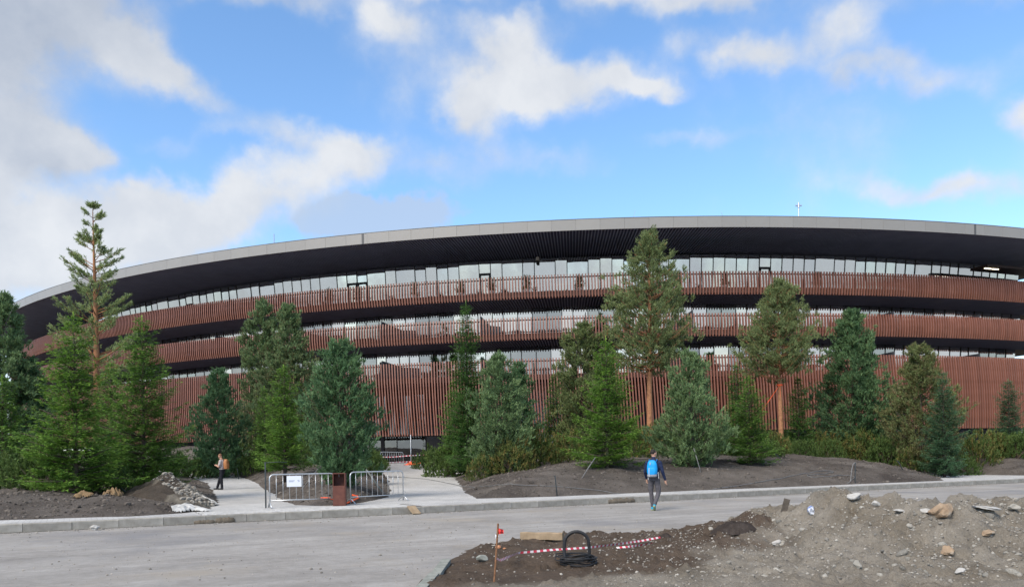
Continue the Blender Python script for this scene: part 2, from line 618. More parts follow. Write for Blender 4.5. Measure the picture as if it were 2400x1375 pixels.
M['asphalt'] = ground_mat('dusty_asphalt', [(.25, (.188, .177, .164)), (.45, (.268, .255, .242)), (.65, (.344, .332, .318))], .45, 6,
                          [(30, .8, .02), (4, .35, .03)], .9, [((.296, .268, .233), .35, .52, .70), ((.216, .212, .216), .16, .50, .66)])
_N, _L = M['asphalt'].node_tree.nodes, M['asphalt'].node_tree.links
_pr = _N['Principled BSDF']
_src = _pr.inputs['Base Color'].links[0].from_socket
_t = _N.new('ShaderNodeTexCoord')
for (_sc, _rot, _lo, _hi, _w, _d) in (((.10, 1.6, 1), -math.atan(.56), .35, .68, .10, 5), ((.25, 5.0, 1), -math.atan(.40), .38, .66, .06, 7)):
    _mp = _N.new('ShaderNodeMapping')
    _mp.inputs['Rotation'].default_value = (0, 0, _rot)
    _mp2 = _N.new('ShaderNodeMapping')
    _mp2.inputs['Scale'].default_value = _sc
    _L.new(_t.outputs['Object'], _mp.inputs['Vector'])
    _L.new(_mp.outputs[0], _mp2.inputs['Vector'])
    _nz = _N.new('ShaderNodeTexNoise')
    _nz.inputs['Scale'].default_value = 1.0
    _nz.inputs['Detail'].default_value = _d
    _L.new(_mp2.outputs[0], _nz.inputs['Vector'])
    _mr = _N.new('ShaderNodeMapRange')
    _mr.inputs['From Min'].default_value = _lo
    _mr.inputs['From Max'].default_value = _hi
    _mr.inputs['To Min'].default_value = 1 - _w
    _mr.inputs['To Max'].default_value = 1 + _w * .6
    _L.new(_nz.outputs['Fac'], _mr.inputs['Value'])
    _mx = _N.new('ShaderNodeMix')
    _mx.data_type = 'RGBA'
    _mx.blend_type = 'MULTIPLY'
    _mx.inputs[0].default_value = 1
    _L.new(_src, _mx.inputs[6])
    _L.new(_mr.outputs[0], _mx.inputs[7])
    _src = _mx.outputs[2]
_L.new(_src, _pr.inputs['Base Color'])
M['soil'] = ground_mat('dark_soil', [(.2, (.049, .042, .037)), (.45, (.114, .098, .086)), (.62, (.180, .158, .140)), (.8, (.278, .247, .222))], .55, 16,
                       [(5, 1.0, .16), (26, 1.0, .05)], .95, [((.068, .056, .049), .35, .50, .66), ((.196, .173, .152), 1.4, .58, .74)])
M['far_ground'] = ground_mat('far_ground', [(.3, (.10, .09, .07)), (.7, (.17, .16, .12))], .05, 3, [(6, .4, .05)])

# gravel soil reads its kind of earth (brown loam or grey gravel) from the mesh
M['gravel'] = ground_mat('gravel_earth', [(.2, (.111, .098, .082)), (.45, (.201, .182, .156)), (.62, (.267, .244, .212)), (.82, (.377, .353, .316))], 1.6, 30,
                         [(12, .9, .06), (55, .8, .02)], .95)
_N, _L = M['gravel'].node_tree.nodes, M['gravel'].node_tree.links
_pr = _N['Principled BSDF']
_src = _pr.inputs['Base Color'].links[0].from_socket
_at = _N.new('ShaderNodeAttribute')
_at.attribute_name = 'col'
_mx = _N.new('ShaderNodeMix')
_mx.data_type = 'RGBA'
_mx.blend_type = 'MULTIPLY'
_mx.inputs[0].default_value = 1
_L.new(_src, _mx.inputs[6])
_L.new(_at.outputs['Color'], _mx.inputs[7])
_L.new(_mx.outputs[2], _pr.inputs['Base Color'])

# paving: running bond of small concrete blocks, laid parallel to the kerb
M['paving'] = bpy.data.materials.new('paving')
M['paving'].use_nodes = True
_N, _L = M['paving'].node_tree.nodes, M['paving'].node_tree.links
_p = _N['Principled BSDF']
_p.inputs['Roughness'].default_value = .85
_t = _N.new('ShaderNodeTexCoord')
_mp = _N.new('ShaderNodeMapping')
_mp.inputs['Rotation'].default_value = (0, 0, -math.atan(.58))
_L.new(_t.outputs['Object'], _mp.inputs['Vector'])
_bk = _N.new('ShaderNodeTexBrick')
_bk.inputs['Scale'].default_value = 1.0
_bk.inputs['Brick Width'].default_value = .24
_bk.inputs['Row Height'].default_value = .12
_bk.inputs['Mortar Size'].default_value = .006
_bk.inputs['Color1'].default_value = (.385, .380, .375, 1)
_bk.inputs['Color2'].default_value = (.485, .480, .470, 1)
_bk.inputs['Mortar'].default_value = (.24, .235, .23, 1)
_L.new(_mp.outputs[0], _bk.inputs['Vector'])
_nz = _N.new('ShaderNodeTexNoise')
_nz.inputs['Scale'].default_value = .5
_nz.inputs['Detail'].default_value = 9
_nz.inputs['Roughness'].default_value = .7
_L.new(_t.outputs['Object'], _nz.inputs['Vector'])
_mr = _N.new('ShaderNodeMapRange')
_mr.inputs['From Min'].default_value = .3
_mr.inputs['From Max'].default_value = .7
_mr.inputs['To Min'].default_value = .78
_mr.inputs['To Max'].default_value = 1.12
_L.new(_nz.outputs[0], _mr.inputs['Value'])
_mx = _N.new('ShaderNodeMix')
_mx.data_type = 'RGBA'
_mx.blend_type = 'MULTIPLY'
_mx.inputs[0].default_value = 1
_L.new(_bk.outputs['Color'], _mx.inputs[6])
_L.new(_mr.outputs[0], _mx.inputs[7])
_L.new(_mx.outputs[2], _p.inputs['Base Color'])
_bn = _N.new('ShaderNodeBump')
_bn.inputs['Strength'].default_value = .5
_bn.inputs['Distance'].default_value = .01
_bn.invert = True
_L.new(_bk.outputs['Fac'], _bn.inputs['Height'])
_L.new(_bn.outputs[0], _p.inputs['Normal'])
M['paver'] = vary(mat('paver_block', [(.3, (.35, .345, .335)), (.7, (.46, .455, .445))], .85, (6, 6), (60, .3, .004)), .14)
M['joint_sand'] = mat('joint_sand', (.17, .16, .15), .95)

# ------------------------------------------------------------------ levels of the land
KERB = np.array([(-48, -1.2), (-25, 10.2), (-18, 14.0), (-11.9, 17.3), (-7.8, 19.4), (-3, 21.8), (0, 23.6), (6.5, 27.3), (12.2, 30.7), (21.4, 35.8), (30, 40.6), (46, 49.3)], float)


def kerb_y(x):
    return np.interp(x, KERB[:, 0], KERB[:, 1])


def paved(x, y):
    d = np.clip((np.asarray(y) - 23.5 - .58 * np.asarray(x)) / 1.156, 0, 39)
    return .2 + 2.15e-5 * d ** 3


BEDS = [
    ([(-12.89, 18.72), (-11.55, 19.18), (-10.05, 19.46), (-8.89, 20.66), (-8.97, 22.32), (-10.45, 26.54), (-13.15, 33.14), (-16.99, 41.74), (-19.64, 46.32), (-21.79, 48.76), (-22.92, 49.7), (-27, 52), (-60, 66), (-60, -5.5), (-25, 11.8)], .62, 3.8),
    ([(-22.39, 50.74), (-20.17, 50.28), (-17.69, 48.22), (-14.68, 42.68), (-12.6, 37.5), (-10.28, 31.98), (-7.98, 25.98), (-6.97, 23.78), (-5.77, 22.95), (-5.11, 24.02), (-4.78, 25.98), (-4.75, 28.68), (-5.82, 35.8), (-7.92, 47.58), (-9.57, 54.7), (-11.15, 58.98), (-12.5, 64), (-14, 72), (-45, 86), (-60, 72), (-30, 54.5)], 1.75, 3.8),
    ([(-3.0, 56.76), (-3.84, 49.42), (-2.88, 39.98), (-1.96, 30.76), (-1.29, 26.16), (1.52, 26.88), (6.83, 29.9), (13.11, 32.95), (21.69, 37.4), (24.67, 42.88), (27.27, 48.36), (28, 50), (28, 57.5), (5, 57.5)], 1.55, 4.8),
    ([(-7.83, 63.56), (-7.07, 61.68), (-5.17, 58.18), (-3.05, 57.76), (6, 59.2), (29, 59.2), (40, 80), (-8, 80)], 1.1, 3.0),
    ([(28.0, 49.5), (29.5, 46.3), (30.6, 44.2), (38, 46.2), (62, 59), (62, 80), (30, 80), (29, 57)], 1.3, 4.0),
]


def sdist(px, py, poly):
    """signed distance to a polygon, positive inside"""
    poly = np.asarray(poly, float)
    best = np.full(px.shape, 1e9)
    inside = np.zeros(px.shape, bool)
    for i in range(len(poly)):
        a, b = poly[i], poly[(i + 1) % len(poly)]
        e = b - a
        wx, wy = px - a[0], py - a[1]
        t = np.clip((wx * e[0] + wy * e[1]) / (e @ e), 0, 1)
        best = np.minimum(best, (wx - e[0] * t) ** 2 + (wy - e[1] * t) ** 2)
        cond = ((a[1] > py) != (b[1] > py)) & (px < (b[0] - a[0]) * (py - a[1]) / (b[1] - a[1] + 1e-12) + a[0])
        inside ^= cond
    d = np.sqrt(best)
    return np.where(inside, d, -d)


def soil(x, y):
    x = np.asarray(x, float)
    y = np.asarray(y, float)
    z = paved(x, y) - .12
    wob = fbm(x * 1.1, y * 1.1, 3, 5) * .16
    for poly, amp, k in BEDS:
        s_ = sdist(x, y, poly) + wob
        up = amp * (1 - np.exp(-np.maximum(s_, 0) / k)) * (1 + .16 * fbm(x * .16, y * .16, 3, 3))
        up = up + np.minimum(np.maximum(s_, 0) * .5, 1.0) * (.10 * fbm(x * .9, y * .9, 4, 9) + .05 * fbm(x * 3.2, y * 3.2, 3, 13) + .05)
        z = np.where(s_ > 0, np.maximum(z, paved(x, y) - .012 + up), np.maximum(z, paved(x, y) - .012 + np.maximum(s_ * .5, -.1)))
    return z


def soil1(x, y):
    return float(soil(np.array([x]), np.array([y]))[0])


def on_soil(u, v):
    """where the sight line of a photo pixel meets the planted beds"""
    Y = np.arange(16, 75, .04)
    p, q = at(u, v, 1.0), None
    xs, zs = p.x * Y, EYE + (p.z - EYE) * Y
    below = zs <= np.maximum(soil(xs, Y), paved(xs, Y))
    i = int(np.argmax(below)) if below.any() else len(Y) - 1
    return Vector((xs[i], Y[i], zs[i]))


def sheet(name, x0, x1, y0, y1, step, zf, mt, keep=None, col=None, smooth=True):
    xs = np.arange(x0, x1 + step * .5, step)
    ys = np.arange(y0, y1 + step * .5, step)
    X, Y = np.meshgrid(xs, ys)
    Z = zf(X, Y)
    nx, ny = len(xs), len(ys)
    idx = np.arange(nx * ny).reshape(ny, nx)
    q = np.stack([idx[:-1, :-1], idx[:-1, 1:], idx[1:, 1:], idx[1:, :-1]], -1).reshape(-1, 4)
    V = np.stack([X, Y, Z], -1).reshape(-1, 3)
    if keep is not None:
        k = keep(X, Y).ravel()
        q = q[k[q].all(1)]
    c = None if col is None else col(X, Y).reshape(-1, 3)
    used = np.unique(q)
    remap = np.zeros(len(V), int)
    remap[used] = np.arange(len(used))
    return mesh_np(name, V[used], remap[q], mt, col=None if c is None else c[used], smooth=smooth)


# far ground, to the horizon
me = mesh_np('ground', [(-2500, -2500, -.25), (2500, -2500, -.25), (2500, 2500, -.25), (-2500, 2500, -.25)], [(0, 1, 2, 3)], M['far_ground'])
tag(put('ground', me), 'wide bare ground running out to the horizon', 'ground', kind='structure')

# road: everything on the near side of the kerb
xs = np.concatenate([np.linspace(-48, 46, 60)])
V, Fq = [], []
for x in xs:
    V += [(x, -25.0, 0.0), (x, float(kerb_y(x)) + .05, 0.0)]
for i in range(len(xs) - 1):
    Fq.append((2 * i, 2 * i + 2, 2 * i + 3, 2 * i + 1))
tag(put('road', mesh_np('road', V, Fq, M['asphalt'])), 'dusty grey asphalt road crossing in front of the building', 'road', kind='structure')


def behind_kerb(off):
    return lambda X, Y: Y > kerb_y(X) + off


path = put('pavement', sheet('pavement', -48, 46, -2, 74, .5, paved, M['paving'], behind_kerb(.16)))
tag(path, 'pale concrete block pavement and paths leading to the entrance', 'pavement', kind='structure')
# the ragged front edge of the half-metre grid is closed by a strip that follows the kerb
V, Fq = [], []
xs = np.linspace(-47.5, 45.5, 240)
for x in xs:
    ky = float(kerb_y(x))
    V += [(x, ky + .16, paved(x, ky + .16) - .002), (x - .45, ky + 1.15, paved(x - .45, ky + 1.15) - .002)]
for i in range(len(xs) - 1):
    Fq.append((2 * i, 2 * i + 2, 2 * i + 3, 2 * i + 1))
put('front_strip', mesh_np('front_strip', V, Fq, M['paving']), path)
beds = put('planting_bed', sheet('planting_bed', -60, 60, -2, 78, .24, soil, M['soil'], behind_kerb(.75)))
tag(beds, 'dark bare soil heaped into planting mounds between the paths', 'soil', kind='structure')

# clods lying on the beds
def _clods(n=6500):
    r = np.random.default_rng(17)
    bm = bmesh.new()
    bmesh.ops.create_icosphere(bm, subdivisions=1, radius=1.0)
    V0 = np.array([v.co[:] for v in bm.verts])
    F0 = np.array([[v.index for v in f.verts] for f in bm.faces])
    bm.free()
    Y = 17 + 30 * r.uniform(0, 1, n * 3) ** 1.6
    X = r.uniform(-.70, .70, n * 3) * Y
    inside = np.zeros(len(X), bool)
    for poly, amp, k in BEDS:
        inside |= sdist(X, Y, poly) > .12
    X, Y = X[inside][:n], Y[inside][:n]
    Z = soil(X, Y)
    m = len(X)
    sz = np.minimum(.014 + r.exponential(.014, m), .085)
    V = V0[None] * (1 + r.normal(0, .22, (m, len(V0), 1))) * sz[:, None, None] * np.array([1.2, 1, .75])
    V = V + np.stack([X, Y, Z + sz * .2], 1)[:, None, :]
    Fc = F0[None] + (np.arange(m) * len(V0))[:, None, None]
    return mesh_np('clods', V.reshape(-1, 3), Fc.reshape(-1, 3), vary(mat('clod', [(.3, (.050, .042, .036)), (.7, (.15, .13, .112))], .95, (1.5, 4)), .5, 'ShaderNodeNewGeometry', 'Random Per Island'))


tag(put('clods', _clods(), beds), kind='stuff')

# pavers of the strip beside the kerb, one by one
DIR = np.array([1, .58]) / math.hypot(1, .58)
NRM = np.array([-DIR[1], DIR[0]])
mb = MB()
c_ = .006
w_, l_, h_ = .113 / 2, .236 / 2, .03
V = [(-w_, -l_, -h_), (w_, -l_, -h_), (w_, l_, -h_), (-w_, l_, -h_),
     (-w_, -l_, h_ - c_), (w_, -l_, h_ - c_), (w_, l_, h_ - c_), (-w_, l_, h_ - c_),
     (-w_ + c_, -l_ + c_, h_), (w_ - c_, -l_ + c_, h_), (w_ - c_, l_ - c_, h_), (-w_ + c_, l_ - c_, h_)]
mb.add(V, [(0, 1, 5, 4), (1, 2, 6, 5), (2, 3, 7, 6), (3, 0, 4, 7), (4, 5, 9, 8), (5, 6, 10, 9), (6, 7, 11, 10), (7, 4, 8, 11), (8, 9, 10, 11)])
paver_me = mb.mesh('paver', M['paver'])
V, Fq = [], []
span = np.linspace(-8.0, -2.6, 20)
for x in span:
    ky = float(kerb_y(x))
    for off in (.165, 1.75):
        px, py = x + NRM[0] * off, ky + NRM[1] * off
        V.append((px, py, paved(px, py) + .006))
for i in range(len(span) - 1):
    Fq.append((2 * i, 2 * i + 2, 2 * i + 3, 2 * i + 1))
put('joint_bed', mesh_np('joint_bed', V, Fq, M['joint_sand']), path)
for row in range(6):
    for i in range(50):
        x = -7.95 + i * .12 * DIR[0] + (.03 if row % 2 else 0)
        ky = float(kerb_y(x))
        off = .165 + .125 + row * .25
        px, py = x + NRM[0] * off, ky + NRM[1] * off
        sl = math.atan2(kerb_y(x + .3) - kerb_y(x - .3), .6)
        put('paver', paver_me, path, (px, py, float(paved(px, py)) - .012 + random.uniform(-.003, .003)), (random.gauss(0, .008), random.gauss(0, .008), sl + random.gauss(0, .006)))

# kerb stones
seg = np.hypot(*np.diff(KERB, axis=0).T)
cum = np.concatenate([[0], np.cumsum(seg)])
kb = MB()
V, Fq = [], []
ks = np.linspace(0, cum[-1], 140)
kx, kyy = np.interp(ks, cum, KERB[:, 0]), np.interp(ks, cum, KERB[:, 1])
for x, y in zip(kx, kyy):
    V += [(x + NRM[0] * -.04, y + NRM[1] * -.04, .012), (x + NRM[0] * .3, y + NRM[1] * .3, .012)]
for i in range(len(ks) - 1):
    Fq.append((2 * i, 2 * i + 2, 2 * i + 3, 2 * i + 1))
kerb = tag(put('kerb', mesh_np('kerb', V, Fq, M['kerb'])), 'grey concrete kerb of long blocks along the road', 'kerb', kind='structure')


def kerb_stone_mesh(seed):
    r = random.Random(seed)
    L, Wd, Hh, c = .495, .17, .208, .018
    prof = [(-.0, -.08), (-.0, Hh - c), (c, Hh), (Wd, Hh), (Wd, -.08)]
    n = 5
    V, Fq = [], []
    for i in range(n):
        x = -L + 2 * L * i / (n - 1)
        for (y, z) in prof:
            V.append((x, y + (r.uniform(-.004, .004) if y < .05 else 0), z + (r.uniform(-.004, .004) if z > 0 else 0)))
    k = len(prof)
    for i in range(n - 1):
        for j in range(k):
            w = (j + 1) % k
            Fq.append((i * k + j, (i + 1) * k + j, (i + 1) * k + w, i * k + w))
    for base, rev in ((0, False), ((n - 1) * k, True)):
        for f in ((0, 1, 2, 3), (0, 3, 4, 4)):
            f = [base + q for q in f]
            if f[2] == f[3]:
                f = f[:3] + [f[0]]
                continue
            Fq.append(tuple(f[::-1]) if rev else tuple(f))
    return mesh_np('kerb_stone', V, Fq, M['kerb'])


kmes = [kerb_stone_mesh(i) for i in range(6)]
i = 0
s0 = 24.0
while s0 < cum[-1] - 8:
    xm, ym = np.interp(s0 + .5, cum, KERB[:, 0]), np.interp(s0 + .5, cum, KERB[:, 1])
    xa, ya = np.interp(s0, cum, KERB[:, 0]), np.interp(s0, cum, KERB[:, 1])
    xb, yb = np.interp(s0 + 1, cum, KERB[:, 0]), np.interp(s0 + 1, cum, KERB[:, 1])
    put('kerb_stone', kmes[i % 6], kerb, (xm, ym, random.uniform(-.008, .006)), (random.gauss(0, .012), random.gauss(0, .003), math.atan2(yb - ya, xb - xa) + random.gauss(0, .004)))
    s0 += 1.0
    i += 1

# ------------------------------------------------------------------ the building
BC = (13.616, 166.294)
RR, RG, RS = 106.715, 98.525, 104.02        # radii: roof edge, glazing, slats
bld = empty('curved_building', (BC[0], BC[1], 0))
tag(bld, 'long curved low-rise building wrapped in rust-brown vertical slats under a wide grey roof edge', 'building')


def pol(th, r, z=0.0):
    return (r * math.sin(th), -r * math.cos(th), z)


def th_of(u, r):
    """angle round the building of photo column u at radius r"""
    best, bt = 1e9, 0
    for t in np.linspace(R(-52), R(25), 3000):
        x, y = BC[0] + r * math.sin(t), BC[1] - r * math.cos(t)
        e = abs(1200 + F * x / y - u)
        if e < best:
            best, bt = e, t
    return bt


def ring(name, segs, mt, parent, n_deg=(-66, 26), step=.5):
    """closed ring of a profile [(r, z), ...] swept along the front of the building"""
    th = np.radians(np.arange(n_deg[0], n_deg[1] + step * .5, step))
    k = len(segs)
    V = np.array([pol(t, r, z) for t in th for (r, z) in segs])
    Fq = []
    for i in range(len(th) - 1):
        for j in range(k):
            w = (j + 1) % k
            Fq.append((i * k + j, i * k + w, (i + 1) * k + w, (i + 1) * k + j))
    for base, rev in ((0, True), ((len(th) - 1) * k, False)):
        if k == 4:
            f = tuple(base + q for q in range(4))
            Fq.append(f[::-1] if rev else f)
    return put(name, mesh_np(name, V, Fq, mt), parent)


def rect(r0, r1, z0, z1):
    return [(r0, z0), (r1, z0), (r1, z1), (r0, z1)]


# roof
roof = ring('roof_deck', rect(88, RR - .06, 20.30, 20.80), M['fascia_dark'], bld)
ring('coping', rect(RR - .25, RR + .02, 20.835, 20.865), M['coping'], roof)
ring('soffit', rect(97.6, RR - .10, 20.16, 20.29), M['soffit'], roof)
pw = 1.95 / RR
dark_joint = [math.atan2(at(858, 550, 1).x * 1, 1), 0]
th = R(-62)
pan = []
mbp = MB()
nseg = 3
V = []
for i in range(nseg + 1):
    t = -pw / 2 + pw * i / nseg
    t = t * (1 - .012 / 1.95)
    for (r, z) in rect(-.05, 0, 19.962, 20.832):
        V.append(((RR + r) * math.sin(t), -(RR + r) * math.cos(t) + RR, z - 19.96))
Fq = []
for i in range(nseg):
    for j in range(4):
        w = (j + 1) % 4
        Fq.append((i * 4 + j, i * 4 + w, (i + 1) * 4 + w, (i + 1) * 4 + j))
Fq += [(3, 2, 1, 0), tuple(nseg * 4 + q for q in range(4))]
fas_me = mesh_np('fascia_panel', V, Fq, M['fascia'])
while th < R(26):
    t = th + pw / 2
    put('fascia_panel', fas_me, roof, pol(t, RR + random.uniform(-.004, .004), 19.96), (random.gauss(0, .0015), 0, t))
    th += pw


for u in (858, 2293):
    tt = th_of(u, RR)
    b = MB()
    b.box((-.10, -.012, 19.95), (.10, .02, 20.845))
    o = b.build('expansion_joint', M['fascia_dark'], roof)
    o.location = pol(tt, RR)
    o.rotation_euler = (0, 0, tt)


def rib_stuff(name, r0, r1, z0, z1, w, mt, parent, pitch=.257, rs=RS, outer_drop=None):
    d = pitch / rs
    ths = np.arange(R(-64), R(26), d)
    V, Fq = [], []
    for i, t in enumerate(ths):
        s, c = math.sin(t), math.cos(t)
        for (r, z) in ((r0, z0), (r1, z0), (r1, z1), (r0, z1)):
            for x in (-w, w):
                V.append((r * s + x * c, -r * c + x * s, z))
        b = i * 8
        for f in ((0, 2, 3, 1), (2, 4, 5, 3), (4, 6, 7, 5), (6, 0, 1, 7), (0, 6, 4, 2), (1, 3, 5, 7)):
            Fq.append(tuple(b + q for q in f))
    return tag(put(name, mesh_np(name, V, Fq, mt), parent), kind='stuff')


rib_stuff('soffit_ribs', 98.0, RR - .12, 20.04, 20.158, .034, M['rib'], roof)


# slats
def slat_np(height, depth, lean, n):
    """one slat: bowed outwards, slightly leaning; origin at its top, local x along the wall, -y outwards"""
    V = []
    for i in range(n):
        f = i / (n - 1)
        z = -height * f
        bow = depth * (.32 + .68 * math.sin(math.pi * min(1, f * 1.02)) ** .8)
        x = lean * height * f
        w = .046
        V += [(x - w, -bow, z), (x + w, -bow, z), (x + w, .05, z), (x - w, .05, z)]
    Fq = []
    for i in range(n - 1):
        for j in range(4):
            w = (j + 1) % 4
            Fq.append((i * 4 + j, (i + 1) * 4 + j, (i + 1) * 4 + w, i * 4 + w))
    Fq += [(0, 1, 2, 3), tuple((n - 1) * 4 + q for q in (3, 2, 1, 0))]
    return np.array(V), np.array(Fq)


PITCH = .257 / RS
LEVELS = [('top', 17.124, 15.175, 15.80), ('middle', 13.624, 11.70, 12.30), ('lower', 10.137, 3.81, 8.81)]
for li, (lname, zt, zb, floor) in enumerate(LEVELS):
    skirt = li == 2
    lv = ring('balcony_slab', rect(92.1, RS - .405, floor - .22, floor), M['slab'], bld)
    ring('slab_edge', rect(RS - .40, RS - .09, floor - .46, floor), M['slab'], lv)
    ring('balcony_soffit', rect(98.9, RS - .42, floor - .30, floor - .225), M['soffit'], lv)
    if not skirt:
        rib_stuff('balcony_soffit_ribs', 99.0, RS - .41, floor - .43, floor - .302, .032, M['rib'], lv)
    else:
        rib_stuff('balcony_soffit_ribs', 99.0, RS - .41, floor - .43, floor - .302, .032, M['rib'], lv)
    ring('handrail', rect(RS - .13, RS - .062, zt - .26, zt - .16), M['rail'], lv)
    if skirt:
        ring('skirt_rail', rect(RS - .14, RS - .062, zb + .02, zb + .16), M['rail'], lv)
        ring('skirt_soffit', rect(100.6, RS - .145, zb + .06, zb + .12), M['rail'], lv)
    lean = .022 if not skirt else .045
    V0, F0 = slat_np(zt - zb, .17 if not skirt else .20, lean, 5 if not skirt else 7)
    ths = np.arange(R(-64), R(26), PITCH)
    if skirt:
        me = mesh_np('slat', V0, F0, M['slat'])
        single = (ths > R(-20.3)) & (ths < R(22))
        sel = np.where(single)[0][:300]
        for k in sel:
            t = ths[k]
            sway = .03 * math.sin(t * 60) + random.gauss(0, .006)
            put('slat', me, bld, pol(t, RS, zt), (random.gauss(0, .002), sway * .5, t))
        keep = np.ones(len(ths), bool)
        keep[sel] = False
        ths = ths[keep]
    V, Fq = [], []
    for i, t in enumerate(ths):
        s, c = math.sin(t), math.cos(t)
        sh = random.gauss(0, .006)
        x, y, z = V0[:, 0] + sh * (V0[:, 2] / (zt - zb)), V0[:, 1] - RS, V0[:, 2] + zt
        V.append(np.stack([x * c - y * s, x * s + y * c, z], 1))
        Fq.append(F0 + i * len(V0))
    tag(put('slat_row', mesh_np('slat_row', np.concatenate(V), np.concatenate(Fq), M['slat_rows']), lv), 'row of slim vertical rust-brown slats', kind='stuff')

# glazing
DOORS = {0: (862, 1138, 1798, 2185, 452)}


pane_cache = {}


def pane_mesh(w, h, kind):
    key = (round(w, 2), round(h, 2), kind)
    if key not in pane_cache:
        b = MB()
        b.box((-w / 2, -.012, 0), (w / 2, .012, h))
        pane_cache[key] = b.mesh('pane', M[kind])
    return pane_cache[key]


mull_cache = {}
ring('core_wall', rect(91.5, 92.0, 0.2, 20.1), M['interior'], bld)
n_pane = 0
for li, (zlo, zhi) in enumerate(((15.80, 19.93), (12.30, 15.50), (8.81, 12.0), (0.9, 8.5))):
    r = RG
    t = R(-49 if li < 3 else -22)
    t_end = R(22 if li < 3 else 22)
    seq = random.Random(li + 3)
    mull = MB()
    door_t = [th_of(u, RG) for u in DOORS.get(li, ())]
    run = 0
    while t < t_end:
        if li == 0:
            w = seq.choice((1.9, 1.07, 1.07))
        elif li < 3:
            w = seq.choice((1.35, 1.35, 1.0))
        else:
            w = 1.45
        dt = w / r
        isdoor = any(t <= d < t + dt for d in door_t)
        if isdoor:
            w = 1.07
            dt = w / r
        tm = t + dt / 2
        # the glazing leans out, by an angle invented per pane to mirror bright low sky
        fx, fy = BC[0] + pol(tm, r)[0], BC[1] + pol(tm, r)[1]
        inc = min(1.15, abs(tm - math.atan2(-fx, fy)))
        el = math.degrees(math.atan2((zlo + zhi) / 2 - EYE, math.hypot(fx, fy)))
        tilt = R(min((9.5, 8, 6.5, 0)[li], max(0, el - 1.3) / 2 / math.cos(inc))) if li < 3 else 0.0
        s, c = math.sin(t), math.cos(t)
        Mx = Matrix.Translation(pol(t, r)) @ Matrix.Rotation(t, 4, 'Z') @ Matrix.Translation((0, 0, zlo)) @ Matrix.Rotation(tilt, 4, 'X')
        mull.box((-.035, -.05, 0), (.035, .06, zhi - zlo), M=Mx)
        if li == 0:
            kind = 'glass_top'
        elif li < 3:
            run -= 1
            if run <= 0:
                run = seq.choice((2, 2, 3))
                bright = not (run == 3 or seq.random() < .22)
            kind = 'glass' if bright else 'glass_dark'
        else:
            u_here = 1200 + F * (BC[0] + pol(tm, r)[0]) / (BC[1] + pol(tm, r)[1])
            kind = 'glass_entry'
        rot = (tilt + random.gauss(0, .0035), 0, tm + random.gauss(0, .005))
        if li == 3:
            if not (870 < u_here < 1010):
                b = MB()
                b.box((-w / 2, 0, 0), (w / 2, .06, zhi - zlo))
                put('wall_panel', b.mesh('wall_panel', M['plaster'] if 1210 < u_here < 1320 or 840 < u_here < 872 else M['divider']), bld, pol(tm, r, zlo), rot)
            else:
                put('pane', pane_mesh(w - .03, zhi - zlo, kind), bld, pol(tm, r, zlo), rot)
        else:
            put('pane', pane_mesh(w - .03, zhi - zlo, kind), bld, pol(tm, r, zlo), rot)
            n_pane += 1
            if isdoor:
                b = MB()
                hd = 3.05
                for lo, hi in (((-w / 2, -.09, 0), (-w / 2 + .16, -.02, hd)), ((w / 2 - .16, -.09, 0), (w / 2, -.02, hd)), ((-w / 2 + .16, -.088, hd - .2), (w / 2 - .16, -.022, hd))):
                    b.box(lo, hi)
                d = b.build('door_frame', M['frame'], bld)
                d.location = pol(tm, r, zlo)
                d.rotation_euler = rot
            if (li > 0 and kind == 'glass') or (li == 0 and seq.random() < .5):
                b = MB()
                n = 9
                Vc, Fc = [], []
                for i in range(n):
                    x = -w / 2 + w * i / (n - 1)
                    yy = .25 + .05 * math.sin(i * 2.4)
                    Vc += [(x, yy, 0), (x, yy, zhi - zlo - .05)]
                for i in range(n - 1):
                    Fc.append((2 * i, 2 * i + 2, 2 * i + 3, 2 * i + 1))
                if li > 0:
                    put('curtain', mesh_np('curtain', Vc, Fc, M['curtain']), bld, pol(tm, r, zlo), (tilt, 0, tm))
        t += dt
    tag(mull.build('mullions', M['frame'], bld), kind='stuff')
    # dark column where two wings of the building meet
    for u in (898, 2218):
        tt = th_of(u, RG)
        b = MB()
        b.box((-.16, -.14, zlo + .002), (.16, -.055, zhi - .002))
        cobj = b.build('column', M['frame'], bld)
        cobj.location = pol(tt, RG)
        cobj.rotation_euler = (0, 0, tt)
    # screens between the balconies
    if li in (1, 2):
        tt = R(-44)
        while tt < R(22):
            b = MB()
            b.box((-.03, -4.9, 0), (.03, -.08, 1.72))
            o = b.build('balcony_divider', M['divider'], bld)
            o.location = pol(tt, RG, zlo + .003)
            o.rotation_euler = (0, 0, tt)
            tt += 8.6 / RG

# floors of the rooms, so that no storey is open to the next
for z in (15.3, 11.8, 8.3):
    pass

# masts, camera and light fittings of the roof
def mast(u, vtop, parent, r=.03, cap=False):
    tt = th_of(u, RR - 1.5)
    p = pol(tt, RR - 1.5)
    y = BC[1] + p[1]
    ztop = at(u, vtop, y).z
    b = MB()
    b.tube([(p[0], p[1], 20.7), (p[0], p[1], ztop)], r, 6)
    if cap:
        b.box((p[0] - .25, p[1] - .06, ztop - .32), (p[0] + .25, p[1] + .06, ztop - .22))
        b.tube([(p[0], p[1], ztop - .45), (p[0], p[1], ztop - .1)], .09, 8)
    return b.build('roof_mast', M['steel'], roof)


